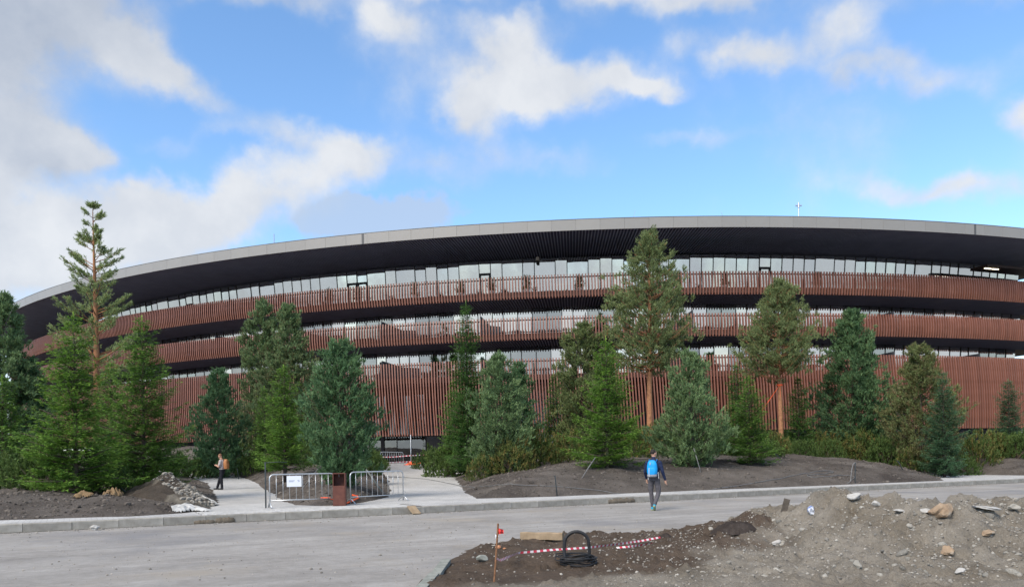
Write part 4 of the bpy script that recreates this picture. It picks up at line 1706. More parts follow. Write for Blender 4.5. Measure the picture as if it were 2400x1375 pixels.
# the finer gravel, too much to count
VV, FF, nb = [], [], 0
small = [pebble_np(50 + i, .7, .2, 1) for i in range(6)]
N_S = 16000
gx_ = rs.uniform(-.9, 9.5, N_S)
gy_ = rs.uniform(8.4, 15.0, N_S)
ok = (sdist(gx_, gy_, ISLAND) > .05) & (rs.uniform(0, 1, N_S) < np.clip((gx_ - .0) / 5.0, .10, 1)) & (np.abs(gx_) < gy_ * .75)
gx_, gy_ = gx_[ok], gy_[ok]
gz_ = heap(gx_, gy_)
for i in range(len(gx_)):
    v, f = small[i % 6]
    sz = .006 + rs.exponential(.0055)
    a = rs.uniform(0, 6.28)
    c, s = math.cos(a), math.sin(a)
    q = v * min(sz, .025)
    VV.append(np.stack([q[:, 0] * c - q[:, 1] * s + gx_[i], q[:, 0] * s + q[:, 1] * c + gy_[i], q[:, 2] + gz_[i] + sz * .15], 1))
    FF.append(f + nb)
    nb += len(v)
M['pebbles'] = vary(mat('pebbles', [(.3, (.17, .155, .132)), (.7, (.30, .28, .25))], .9, (3, 4)), .45, 'ShaderNodeNewGeometry', 'Random Per Island')
tag(put('fine_gravel', mesh_np('fine_gravel', np.concatenate(VV), np.concatenate(FF), M['pebbles'], smooth=True), mound), kind='stuff')


def rock(u, v, wpx, hpx, mt, label, seed, Y=None, where=None, name='rock', rough=.28, sink=.25):
    p = where(u, v) if where else at(u, v, Y)
    k = p.y / F
    V, Fc = pebble_np(seed, .8, rough, 3)
    r = np.random.default_rng(seed)
    # chipped faces
    for _ in range(9):
        n = r.normal(0, 1, 3)
        n /= np.linalg.norm(n)
        d = V @ n
        cut = r.uniform(.62, .85)
        V = np.where((d > cut)[:, None], V - n * (d - cut)[:, None], V)
    V = V / np.abs(V).max(0) * np.array([wpx * k / 2, wpx * k * .38, hpx * k / 2])
    V[:, 2] += hpx * k / 2 * (1 - sink)
    o = put(name, mesh_np(name, V, Fc, mt, smooth=False), None, p, (r.normal(0, .08), r.normal(0, .12), r.uniform(-.4, .4)))
    return tag(o, label, 'rock')


rock(2205, 1214, 64, 46, M['rock_brown'], 'largest brown boulder on the crest of the gravel heap', 11, where=on_heap, name='boulder')
rock(2000, 1172, 36, 20, M['rock_white'], 'pale rounded rock on the highest peak of the gravel heap', 12, where=on_heap)
rock(2052, 1185, 26, 16, M['rock_white'], 'whitish stone just right of the heap peak, below the pale rock', 13, where=on_heap)
rock(2108, 1199, 34, 9, M['rock_white'], 'thin white slab on the saddle of the gravel heap', 14, where=on_heap, name='stone_slab')
rock(2170, 1200, 28, 12, M['rock_white'], 'white slab touching the left of the brown boulder', 15, where=on_heap, name='stone_slab')
rock(2312, 1192, 66, 8, M['rock_white'], 'long thin white slab right of the brown boulder', 16, where=on_heap, name='stone_slab')
rock(2375, 1195, 30, 18, M['rock'], 'rounded grey-green stone near the right edge on the crest', 17, where=on_heap)
rock(2222, 1300, 36, 26, M['rock_brown'], 'brown-grey split rock low on the right slope of the heap', 18, where=on_heap)
rock(2316, 1254, 36, 18, M['rock_brown'], 'reddish broken stone on the right slope near the edge', 19, where=on_heap)
rock(1820, 1278, 26, 16, M['rock_white'], 'pale quartz stone in the hollow left of the heap', 20, where=on_heap)
rock(2250, 1342, 26, 14, M['rock_white'], 'white oval stone at the bottom right of the heap', 21, where=on_heap)
rock(2012, 1330, 22, 24, M['rock'], 'upright grey stone at the foot of the brown slope', 22, where=on_heap)
rock(1130, 1315, 30, 22, M['rock_green'], 'angular grey-green stone left of the rusty stake', 23, where=on_heap)
rock(222, 1241, 24, 17, M['rock_white'], 'white stone lying on the road against the kerb', 24, Y=17.8)
rock(75, 1104, 70, 40, M['rock_green'], 'big grey boulder half hidden by shrubs at far left', 25, Y=29.5, name='boulder')

for (u, v, wp, hp, lab) in ((1168, 1284, 16, 12, 'orange brick fragment beside the rusty stake'), (1182, 1287, 9, 6, 'small crumb of orange brick next to the larger fragment'),
                            (1690, 1242, 17, 8, 'orange brick fragment below the dark mud lump'), (1262, 1250, 9, 6, 'orange brick fragment behind the timber beam')):
    p = on_heap(u, v)
    k = p.y / F
    V, Fc = pebble_np(int(u), .7, .3, 1)
    V = V / np.abs(V).max(0) * np.array([wp * k / 2, wp * k * .4, hp * k / 2])
    tag(put('brick_fragment', mesh_np('brick_fragment', V, Fc, M['brick']), None, p + Vector((0, 0, hp * k * .3))), lab, 'brick')

# dark mud lumps
M['mud'] = ground_mat('mud', [(.2, (.020, .016, .014)), (.5, (.045, .036, .032)), (.8, (.09, .075, .066))], 2, 14, [(20, .9, .05)])


def mud_pile(u, v, wpx, hpx, label, seed, where=on_heap, mt='mud'):
    p = where(u, v)
    k = p.y / F
    n = 26
    g = np.linspace(-1, 1, n)
    X, Y = np.meshgrid(g, g)
    rr = np.sqrt(X ** 2 + Y ** 2)
    Z = np.clip(1 - rr, 0, 1) ** .6 * (1 + .55 * fbm(X * 3 + seed, Y * 3, 4, seed)) + .12 * fbm(X * 9, Y * 9, 3, seed + 2) * (rr < 1)
    w, hh = wpx * k / 2, hpx * k
    V = np.stack([X * w * 1.15, Y * w * .7, Z * hh - .05 - .16 * np.clip(rr - .75, 0, 1)], -1).reshape(-1, 3)
    idx = np.arange(n * n).reshape(n, n)
    q = np.stack([idx[:-1, :-1], idx[:-1, 1:], idx[1:, 1:], idx[1:, :-1]], -1).reshape(-1, 4)
    q = q[(rr.ravel()[q] < 1.08).all(1)]
    return tag(put('mud_lump', mesh_np('mud_lump', V, q, M[mt], smooth=True), None, p), label, 'mud')


mud_pile(1722, 1236, 100, 24, 'dark wet lump of mud between road and gravel heap', 3)
mud_pile(1558, 1256, 40, 14, 'small reddish clod of mud at the end of the striped tape', 5)

# stake, flag, tape, cable, beam
base = at(1155, 1378, 9.05)
top = at(1167.5, 1226, 9.25)
base.z = heap1(base.x, base.y) - .15
b = MB()
b.tube([base, base.lerp(top, .4) + Vector((.004, 0, 0)), top], .012, 7)
stake = tag(empty('survey_stake', (base.x, base.y, heap1(base.x, base.y))), 'thin rusty steel stake with red flag stuck in the earth', 'stake')
o = b.build('rod', M['rust'], stake)
o.location = -stake.location
M['red'] = mat('red_cloth', [(.3, (.62, .03, .03)), (.7, (.75, .06, .05))], .6, (12, 3))
M['white_cloth'] = mat('white_cloth', (.75, .74, .74), .7)
fp = base.lerp(top, .90) - stake.location


def cloth(name, w, h, mt, parent, loc, seed, nx=7, nz=6, droop=.35):
    r = np.random.default_rng(seed)
    V, Fq = [], []
    for i in range(nx):
        for j in range(nz):
            s, t = i / (nx - 1), j / (nz - 1)
            V.append((w * s, .025 * math.sin(s * 7 + seed) + .01 * math.sin(t * 9), -h * t * (1 - .35 * s) - droop * w * s * s))
    for i in range(nx - 1):
        for j in range(nz - 1):
            Fq.append((i * nz + j, (i + 1) * nz + j, (i + 1) * nz + j + 1, i * nz + j + 1))
    return put(name, mesh_np(name, V, Fq, mt, smooth=True), parent, loc)


cloth('flag', .065, .075, M['red'], stake, fp + Vector((.008, -.014, .03)), 2)
cloth('knot', .04, .05, M['white_cloth'], stake, fp + Vector((-.03, -.018, -.04)), 3)

# red and white tape, tied to the stake and trailing over the ground
M['tape'] = bpy.data.materials.new('tape')
M['tape'].use_nodes = True
_N, _L = M['tape'].node_tree.nodes, M['tape'].node_tree.links
_at = _N.new('ShaderNodeAttribute')
_at.attribute_name = 'col'
_L.new(_at.outputs['Color'], _N['Principled BSDF'].inputs['Base Color'])
_N['Principled BSDF'].inputs['Roughness'].default_value = .45


def tape(name, pts, width, stripe, label, twist=1.5, seed=0, parent=None, flat=0.0, tag_it=True):
    pts = [np.array(list(p)) for p in pts]
    seglen = [0]
    for a, b_ in zip(pts[:-1], pts[1:]):
        seglen.append(seglen[-1] + np.linalg.norm(b_ - a))
    L = seglen[-1]
    n = max(4, int(L / (stripe * .999)))
    V, Fq, C = [], [], []
    for i in range(n):
        for e in (0, 1):
            s = (i + e) * L / n
            p = np.array([np.interp(s, seglen, [q[k] for q in pts]) for k in range(3)])
            a = twist * math.sin(s * 3.1 + seed) + flat
            d = pts[-1] - pts[0]
            d = d / np.linalg.norm(d)
            side = np.array([-d[1], d[0], 0]) * math.sin(a) + np.array([0, 0, 1]) * math.cos(a)
            V += [p - side * width / 2, p + side * width / 2]
        b0 = i * 4
        Fq.append((b0, b0 + 2, b0 + 3, b0 + 1))
        C += [(.50, .04, .07) if i % 2 else (.70, .66, .66)] * 4
    o = put(name, mesh_np(name, V, Fq, M['tape'], col=np.array(C)), parent)
    if tag_it:
        tag(o, label, 'tape')
    return o


A = base.lerp(top, .52)
pts = [A + Vector((.01, -.015, 0)), at(1172, 1312, 9.5)]
for (u, v) in ((1215, 1305), (1290, 1298), (1380, 1292), (1450, 1283), (1500, 1276), (1548, 1267)):
    p = on_heap(u, v)
    pts.append(p + Vector((0, 0, .065)))
tape('barrier_tape', pts, .032, .052, 'red and white striped tape trailing from the rusty stake over the earth', twist=.5)
p2 = [on_heap(u, v) + Vector((0, 0, .03)) for (u, v) in ((1445, 1287), (1470, 1285), (1500, 1281), (1530, 1276))]
tape('barrier_tape', p2, .032, .05, 'short folded end of striped tape lying beside the long one', twist=.9, seed=2)

# timber beam
p, q = on_heap(1219, 1262), on_heap(1318, 1268)
d = (q - p)
L = math.hypot(d.x, d.y)
b = MB()
V, Fq = [], []
nb_ = 7
for i in range(nb_):
    x = L * i / (nb_ - 1)
    for (yy, zz) in ((0, 0), (.15, 0), (.15, .125), (.012, .13), (0, .118)):
        V.append((x, yy, zz + .004 * math.sin(i * 2.1)))
for i in range(nb_ - 1):
    for j in range(5):
        w = (j + 1) % 5
        Fq.append((i * 5 + j, (i + 1) * 5 + j, (i + 1) * 5 + w, i * 5 + w))
Fq += [(3, 2, 1, 0), (4, 3, 0, 0)][:1] + [tuple((nb_ - 1) * 5 + k for k in (0, 1, 2, 3))]
tag(put('timber_beam', mesh_np('timber_beam', V, Fq, M['wood']), None, (p.x, p.y, p.z - .01), (0, 0, math.atan2(d.y, d.x))), 'short square timber beam lying at the edge of the road', 'beam')

# black cable: a coil on the ground with one stiff loop standing up
c0 = on_heap(1352, 1322)
cable = tag(empty('cable_coil', (c0.x, c0.y, c0.z)), 'coil of thin black cable with a thick loop standing upright', 'cable')
b = MB()
for k in range(13):
    rr = .19 + .02 * (k % 4) + random.uniform(-.02, .02)
    cx_, cy_ = random.uniform(-.025, .025), random.uniform(-.03, .03)
    tilt_x, tilt_y = random.uniform(-.18, .18), random.uniform(-.14, .14)
    z0 = .02 + .009 * k
    pts = []
    for a in np.linspace(0, 2 * math.pi, 40, endpoint=False):
        x, y = cx_ + rr * math.cos(a) * 1.05, cy_ + rr * math.sin(a) * .95
        pts.append((x, y, max(.005, z0 + x * tilt_x + y * tilt_y + .008 * math.sin(a * 3 + k))))
    b.tube(pts, .0075, 6, closed=True)
b.build('coil', M['black_rubber'], cable, smooth=True)
b = MB()
pts = [(.155, .02, -.03), (.165, .0, .1)]
w, hh = .168, .435
pts = [(.17, .02, .02), (.175, .01, .12), (.175, 0, .25)]
for a in np.linspace(0, math.pi, 14):
    pts.append((w * math.cos(a), -.01, .30 + .16 * math.sin(a)))
pts += [(-.175, 0, .22), (-.172, -.02, .10), (-.15, -.05, .03), (-.08, -.13, .02)]
b.tube(pts, .024, 10)
b.build('standing_loop', M['black_rubber'], cable, smooth=True)

# short dark board stuck in the gravel, wrapper, kerb pieces of the island
p = at(1838, 1236, 13.0)
p.z = heap1(p.x, p.y)
b = MB()
b.box((-.05, -.015, -.12), (.05, .015, .22), M=Matrix.Rotation(.28, 4, 'Y'))
tag(put('board_stub', b.mesh('board_stub', M['old_wood']), None, p), 'dark weathered board stub leaning out of the gravel', 'board')
p = on_heap(1900, 1203)
V, Fc = pebble_np(77, .9, .5, 2)
M['blue_bag'] = mat('blue_wrapper', [(.42, (.05, .10, .28)), (.55, (.72, .75, .82))], .4, (6, 3))
tag(put('plastic_wrapper', mesh_np('plastic_wrapper', V * .06, Fc, M['blue_bag']), None, p + Vector((0, 0, .03))), 'crumpled blue and white plastic wrapper on the gravel', 'wrapper')
for (u, v, u2, v2, lab) in ((962, 1392, 1004, 1352, 'tilted end kerb block at the bottom edge of the photo'), (1006, 1350, 1034, 1318, 'kerb block bordering the brown earth by the stake')):
    a, c = at(u, v, 9.2), at(u2, v2, 10)
    a = Vector((a.x / a.y * (EYE * F / (v - 1080 + 3)), EYE * F / (v - 1080 + 3), 0))
    c = Vector((c.x / c.y * (EYE * F / (v2 - 1080 + 3)), EYE * F / (v2 - 1080 + 3), 0))
    d = c - a
    L = d.length
    b = MB()
    b.box((0, -.14, -.1), (L * .985, -.015, .075))
    b.box((.0, -.014, -.1), (L * .985, .0, .06))
    tag(put('kerb_block', b.mesh('kerb_block', M['rock_green']), None, (a.x, a.y, 0.0), (random.uniform(-.12, .05), -.02, math.atan2(d.y, d.x))), lab, 'kerb block')

# ------------------------------------------------------------------ things on the pavement and the road edge
# wooden wedge bridging the kerb
kx_ = -2.98
ky_ = float(kerb_y(kx_))
ang = math.atan(.58)
b = MB()
b.box((-.13, -.42, -.012), (.13, .0, .022))
o = put('wooden_plank', b.mesh('wooden_plank', M['wood']), None, (kx_, ky_ + .03, .222), (.52, 0, ang + .10))
tag(o, 'short plank sloping from the kerb top down to the road', 'plank')
# dried mud on the kerb face
for (u0, u1, lab, hh) in ((1424, 1487, 'brown clod of dried mud against the kerb, left of the walking man', .19), (452, 502, 'low brown mud smear on the kerb front, left of its neighbour', .11), (503, 548, 'taller brown mud smear on the kerb near the soil heap', .16)):
    tx = []
    for u in (u0, u1):
        best = min(np.linspace(-14, 14, 2800), key=lambda x: abs(1200 + F * x / kerb_y(x) - u))
        tx.append(best)
    n = 14
    V, Fq = [], []
    for i in range(n):
        x = tx[0] + (tx[1] - tx[0]) * i / (n - 1)
        y = float(kerb_y(x))
        e = min(1, 6 * i / n, 6 * (n - 1 - i) / n)
        zt_ = hh * (.85 + .15 * math.sin(i * 2.3)) * (.75 + .25 * e)
        for (off, z) in ((-.075, -.01), (-.05, zt_ * .55), (-.030, zt_), (.02, zt_), (.02, -.01)):
            V.append((x + NRM[0] * off * max(e, .3), y + NRM[1] * off * max(e, .3), z))
    for i in range(n - 1):
        for j in range(5):
            w = (j + 1) % 5
            Fq.append((i * 5 + j, (i + 1) * 5 + j, (i + 1) * 5 + w, i * 5 + w))
    M.setdefault('dry_mud', mat('dry_mud', [(.3, (.10, .083, .062)), (.7, (.16, .135, .105))], .95, (6, 6), (20, .8, .03)))
    tag(put('mud_clod', mesh_np('mud_clod', V, Fq, M['dry_mud'], smooth=True)), lab, 'mud')


def barrier(a, c, label, h=1.0, n_bar=9, group='crowd barriers', tilt=0.0):
    a, c = Vector(a), Vector(c)
    d = c - a
    L = math.hypot(d.x, d.y)
    t = tag(empty('crowd_barrier', a, math.atan2(d.y, d.x)), label, 'barrier', group)
    slope = d.z / L
    r, cr = .021, .13
    z1, z0 = h, .22
    pts = [(0, 0, .02)]
    pts += [(0, 0, z1 - cr)]
    for k in np.linspace(0, math.pi / 2, 6)[1:]:
        pts.append((cr - cr * math.cos(k), 0, z1 - cr + cr * math.sin(k)))
    for k in np.linspace(math.pi / 2, 0, 6):
        pts.append((L - cr + cr * math.cos(k), 0, z1 - cr + cr * math.sin(k)))
    pts += [(L, 0, .02)]
    pts = [(x, y, z + slope * x) for (x, y, z) in pts]
    b = MB()
    b.tube(pts, r, 8)
    b.tube([(0, 0, z0), (L, 0, z0 + slope * L)], .017, 7)
    b.build('frame', M['steel'], t, smooth=True)
    for k in range(n_bar):
        x = L * (k + 1) / (n_bar + 1)
        b = MB()
        b.tube([(x, 0, z0 + slope * x), (x, 0, z1 + slope * x)], .009, 6)
        b.build('bar', M['steel'], t, smooth=True)
    for x in (0.0, L):
        b = MB()
        b.tube([(x, -.26, slope * x + .012), (x, -.10, slope * x + .13), (x, 0, slope * x + .17), (x, .10, slope * x + .13), (x, .26, slope * x + .012)], .018, 7)
        b.build('foot', M['steel'], t, smooth=True)
    for z in (.32, .82):
        b = MB()
        b.tube([(L, 0, z), (L + .09, 0, z), (L + .09, 0, z - .09)], .007, 5)
        b.build('hook', M['steel'], t)
    return t, L


def pz(x, y):
    return float(paved(x, y)) + .003


ba, _ = barrier((-7.28, 22.34, pz(-7.28, 22.34)), (-5.56, 23.30, pz(-5.56, 23.3)), 'galvanised crowd barrier left of the rusty post, carrying a paper notice')
b2, _ = barrier((-5.20, 23.9, pz(-5.2, 23.9)), (-3.74, 25.5, pz(-3.7, 25.5)), 'galvanised crowd barrier right of the rusty post', h=1.02)
b3, _ = barrier((-10.75, 61.0, pz(-10.75, 61)), (-8.95, 61.3, pz(-8.95, 61.3)), 'small distant crowd barrier closing off the glass entrance', h=1.05)
# notice on the first barrier
sgn = tag(empty('paper_notice', ba.location, ba.rotation_euler.z), 'white paper notice hung on the left crowd barrier', 'notice')
b = MB()
b.box((.50, -.034, .62), (.94, -.026, .95))
b.build('sheet', M['paper'], sgn)
for (x0, x1, z) in ((.56, .74, .80), (.56, .70, .77), (.82, .88, .81), (.83, .89, .77)):
    b = MB()
    b.box((x0, -.0365, z), (x1, -.0345, z + .012))
    b.build('print_line', M['ink'], sgn)

# rusty steel service post with an open upper compartment
pc = Vector((-5.36, 23.12, pz(-5.36, 23.12)))
post = tag(empty('service_post', pc, R(6)), 'rust-brown steel service post with an open upper box on the pavement', 'post')
W2, DD, HH = .19, .17, 1.01
b = MB()
b.box((-W2, -DD, 0), (W2, DD, .62))
b.build('lower_box', M['corten'], post)
b = MB()
for lo, hi in (((-W2, -DD, .622), (-W2 + .025, DD, HH)), ((W2 - .025, -DD, .622), (W2, DD, HH)), ((-W2 + .0252, DD - .02, .622), (W2 - .0252, DD, HH)), ((-W2 + .0252, -DD, HH - .025), (W2 - .0252, DD - .0202, HH))):
    b.box(lo, hi)
b.build('open_box', M['corten'], post)
b = MB()
b.tube([(-.02, 0, HH - .03), (-.02, -.01, HH - .09), (-.005, -.02, HH - .12)], .012, 6)
b.build('hook', M['steel'], post)
# door seam and lock
b = MB()
b.box((-W2 + .03, -DD - .006, .03), (W2 - .03, -DD - .0005, .59))
b.build('door', M['corten'], post)

# orange conduit curling out behind the post
b = MB()
pts = []
for (u, v) in ((748, 1177), (765, 1176), (785, 1181), (805, 1183), (825, 1179), (836, 1172), (834, 1167), (822, 1164)):
    p = on_soil(u, v)
    pts.append((p.x, p.y + .25, soil1(p.x, p.y + .25) + .045 if p.y > 22.6 else p.z + .04))
b.tube(pts, .027, 8)
tag(b.build('orange_conduit', M['orange'], smooth=True), 'orange plastic conduit curling from the soil behind the rusty post', 'conduit')

# dark steel post beside the first barrier
p = Vector((-7.42, 22.4, pz(-7.42, 22.4)))
b = MB()
b.tube([(0, 0, 0), (0, 0, 1.38)], .022, 7)
b.tube([(0, 0, 1.36), (.35, .1, 1.38), (.6, .2, 1.36)], .012, 6)
tag(put('dark_post', b.mesh('dark_post', M['pipe_dark'], True), None, p), 'thin dark post standing at the left end of the first barrier', 'post')

# entrance: pole on an orange foot, tapes, pale kerb blocks
p = Vector((-8.35, 61.6, pz(-8.35, 61.6)))
t = tag(empty('temporary_pole', p), 'grey pole in an orange plastic foot at the glass entrance', 'pole')
b = MB()
b.tube([(0, 0, .1), (0, 0, 2.5)], .04, 7)
b.build('pole', M['steel'], t, smooth=True)
b = MB()
V, Fq = [], []
for i, x in enumerate(np.linspace(-.55, .55, 9)):
    hz = .06 + .24 * max(0, 1 - abs(x) / .45)
    V += [(x, -.2, .0), (x, .2, .0), (x, .12, hz), (x, -.12, hz)]
for i in range(8):
    for j in range(4):
        w = (j + 1) % 4
        Fq.append((i * 4 + j, i * 4 + w, (i + 1) * 4 + w, (i + 1) * 4 + j))
Fq += [(3, 2, 1, 0), (32, 33, 34, 35)]
put('foot', mesh_np('foot', V, Fq, M['orange']), t)
b = MB()
b.box((.0, -.05, -.03), (1.0, .05, .05), M=Matrix.Translation((.5, 0, .12)) @ Matrix.Rotation(-.12, 4, 'Y'))
b.build('foot_bar', M['orange'], t)
zt_ = pz(-9, 61)
tape('barrier_tape', [(-11.6, 61.9, zt_ + .75), (-10.0, 61.75, zt_ + .70), (-8.35, 61.55, zt_ + .80), (-6.9, 62.4, zt_ + .86)], .08, .14, 'upper striped tape strung across the entrance', twist=.2)
tape('barrier_tape', [(-11.9, 61.9, zt_ + .32), (-10.0, 61.75, zt_ + .26), (-8.35, 61.53, zt_ + .30), (-6.9, 62.4, zt_ + .36)], .07, .14, 'lower striped tape strung across the entrance', twist=.2)
b = MB()
b.box((-.4, -.12, 0), (.4, .12, .28))
b.box((-.35, -.13, .02), (-.28, -.121, .2))
tag(put('concrete_block', b.mesh('concrete_block', M['plaster']), None, (-11.2, 58.4, pz(-11.2, 58.4) + .02), (0, 0, .1)), 'pale concrete block left of the entrance barrier', 'block')

# rubble heap and white sheeting beside the left path
def rubble():
    cxr, cyr = -11.5, 25.0
    n = 60
    g = np.linspace(-1, 1, n)
    X, Y = np.meshgrid(g, g)
    x = cxr + X * 1.9 + Y * -.8
    y = cyr + Y * 2.5 - X * .8
    rr = np.sqrt(X ** 2 + Y ** 2)
    base_z = np.maximum(soil(x, y), paved(x, y) - .02)
    hh = .62 * np.clip(1 - rr ** 1.3, 0, 1) * (1 + .5 * fbm(x * 1.2, y * 1.2, 4, 71)) + .10 * fbm(x * 3.5, y * 3.5, 4, 72)
    z = base_z + np.where(rr < .97, hh, -.06)
    V = np.stack([x, y, z], -1).reshape(-1, 3)
    idx = np.arange(n * n).reshape(n, n)
    q = np.stack([idx[:-1, :-1], idx[:-1, 1:], idx[1:, 1:], idx[1:, :-1]], -1).reshape(-1, 4)
    q = q[(rr.ravel()[q] < 1.03).all(1)]
    nn_ = fbm(x * .8, y * .8, 3, 75) + (X * .8 + Y * .9)
    mm = np.clip(nn_ * 1.6 + .55 + .8 * fbm(x * 4, y * 4, 3, 79), 0, 1)[..., None]
    c = mm * np.array([1.0, 1.0, .96]) + (1 - mm) * np.array([.27, .245, .23])
    o = tag(put('rubble_heap', mesh_np('rubble_heap', V, q, M['gravel'], col=c.reshape(-1, 3), smooth=True)), 'low heap of grey rubble and dark soil by the left path', 'rubble')
    VV, FF, nb = [], [], 0
    r = np.random.default_rng(5)
    for i in range(1600):
        a, b_ = r.uniform(-1, 1, 2)
        if a * a + b_ * b_ > .95 or a * .8 + b_ * .9 < -.3:
            continue
        j, k = int((b_ + 1) / 2 * (n - 1)), int((a + 1) / 2 * (n - 1))
        v, f = small[i % 6]
        sz = min(.02 + r.exponential(.022), .09)
        VV.append(v * sz + np.array([x[j, k], y[j, k], z[j, k] + sz * .2]))
        FF.append(f + nb)
        nb += len(v)
    tag(put('rubble_stones', mesh_np('rubble_stones', np.concatenate(VV), np.concatenate(FF), M['pebbles']), o), kind='stuff')


rubble()


def crumple(name, u, v, wx, wy, hh, label, seed, rz=0.0, mt='white_plastic', where=on_soil, cat='sheeting'):
    p = where(u, v)
    n = 34
    g = np.linspace(-1, 1, n)
    X, Y = np.meshgrid(g, g)
    ang_ = np.arctan2(Y, X)
    rad_ = 1 + .28 * np.sin(ang_ * 3 + seed) + .18 * np.sin(ang_ * 5 + seed * 2)
    rr = np.sqrt(X ** 2 + Y ** 2) / rad_ * 1.25
    fold = np.abs(np.sin((X * 2.6 + Y * 1.4 + .8 * fbm(X * 1.7, Y * 1.7, 2, seed)) * 3.1)) ** .7
    Z = hh * (np.clip(1.05 - rr, 0, 1) ** .5) * (.35 + .65 * fold) + .05 * fbm(X * 5, Y * 5, 3, seed + 3) * hh
    V = np.stack([X * wx, Y * wy, Z + .01], -1).reshape(-1, 3)
    cs, sn = math.cos(rz), math.sin(rz)
    wxp = p.x + V[:, 0] * cs - V[:, 1] * sn
    wyp = p.y + V[:, 0] * sn + V[:, 1] * cs
    gz = np.maximum(soil(wxp, wyp), paved(wxp, wyp))
    W = np.stack([V[:, 0] * cs - V[:, 1] * sn, V[:, 0] * sn + V[:, 1] * cs, V[:, 2] + gz - p.z], 1)
    idx = np.arange(n * n).reshape(n, n)
    q = np.stack([idx[:-1, :-1], idx[:-1, 1:], idx[1:, 1:], idx[1:, :-1]], -1).reshape(-1, 4)
    q = q[(rr.ravel()[q] < 1.08).all(1)]
    return tag(put(name, mesh_np(name, W, q, M[mt], smooth=True), None, p), label, cat)


crumple('plastic_sheeting', 446, 1194, .62, .75, .15, 'crumpled white plastic sheeting at the kerb-side corner of the soil', 3, .5)
crumple('plastic_sheeting', 474, 1178, .42, .8, .24, 'folded white plastic bag at the foot of the rubble heap', 5, .9)
crumple('plastic_sheeting', 452, 1160, .26, .5, .14, 'small white plastic scrap higher on the rubble heap', 8, .2)
crumple('root_ball', 268, 1160, .30, .36, .26, 'brown burlap root ball lying between the two big front firs', 11, .3, 'burlap', cat='root ball')
crumple('root_ball', 195, 1164, .28, .34, .2, 'brown burlap root ball at the foot of the biggest fir', 12, 1.3, 'burlap', cat='root ball')

# ------------------------------------------------------------------ small things in the beds
def ground_pts(L, lift=.02, step=4):
    out = []
    for (a, b_) in zip(L[:-1], L[1:]):
        for k in range(step):
            f = k / step
            p = on_soil(a[0] + (b_[0] - a[0]) * f, a[1] + (b_[1] - a[1]) * f)
            out.append((p.x, p.y, p.z + lift))
    p = on_soil(*L[-1])
    out.append((p.x, p.y, p.z + lift))
    # smooth
    q = np.array(out)
    for _ in range(2):
        q[1:-1] = (q[:-2] + 2 * q[1:-1] + q[2:]) / 4
    q[:, 2] = np.maximum(soil(q[:, 0], q[:, 1]), paved(q[:, 0], q[:, 1])) + lift
    return q


b = MB()
b.tube(ground_pts([(925, 1117), (1000, 1122), (1070, 1136), (1100, 1143), (1150, 1138), (1210, 1137), (1300, 1140), (1390, 1148), (1452, 1157)]), .015, 6)
tag(b.build('water_hose', M['hose'], smooth=True), 'grey hose lying across the entrance path and the mound front', 'hose')
b = MB()
b.tube(ground_pts([(1670, 1147), (1760, 1134), (1850, 1117), (1915, 1104), (1955, 1103), (1950, 1109), (1885, 1114), (1905, 1120), (1985, 1113), (2005, 1118), (1995, 1126)]), .016, 6)
tag(b.build('water_hose', M['hose'], smooth=True), 'grey hose looped on the mound right of the walking man', 'hose')
p = on_soil(2004, 1132)
t = tag(empty('irrigation_standpipe', p), 'dark standpipe with a grey hose arching from its top near the kerb', 'standpipe')
b = MB()
hgt = 49 * p.y / F
b.tube([(0, 0, -.1), (.02, 0, hgt)], .024, 7)
b.build('pipe', M['pipe_dark'], t, smooth=True)
b = MB()
b.tube([(.02, 0, hgt), (-.1, -.05, hgt * .93), (-.2, -.1, hgt * .6), (-.3, -.2, .12), (-.42, -.25, .03), (-.55, -.1, .04), (-.5, .15, .05), (-.2, .3, .09)], .021, 6)
b.build('hose', M['hose'], t, smooth=True)
for (u, v, u2, v2, lab) in ((1306, 1162, 1301, 1115, 'thin dark irrigation riser at the front of the mound'), (2118, 1101, 2104, 1080, 'slanted dark riser on the right of the mound'),
                            (1835, 1078, 1818, 1064, 'short slanted riser with pale cap on the mound'), (560, 1122, 556, 1098, 'bent thin riser in the soil behind the left path'),
                            (460, 1118, 463, 1107, 'stub of a dark pipe beside the left path')):
    p = on_soil(u, v)
    q = at(u2, v2, p.y)
    b = MB()
    q = q - p
    b.tube([(0, 0, -.08), q * .6, q, q + Vector((-.06, 0, .02))], .022, 6)
    tag(put('irrigation_riser', b.mesh('irrigation_riser', M['pipe_dark'], True), None, p), lab, 'pipe')
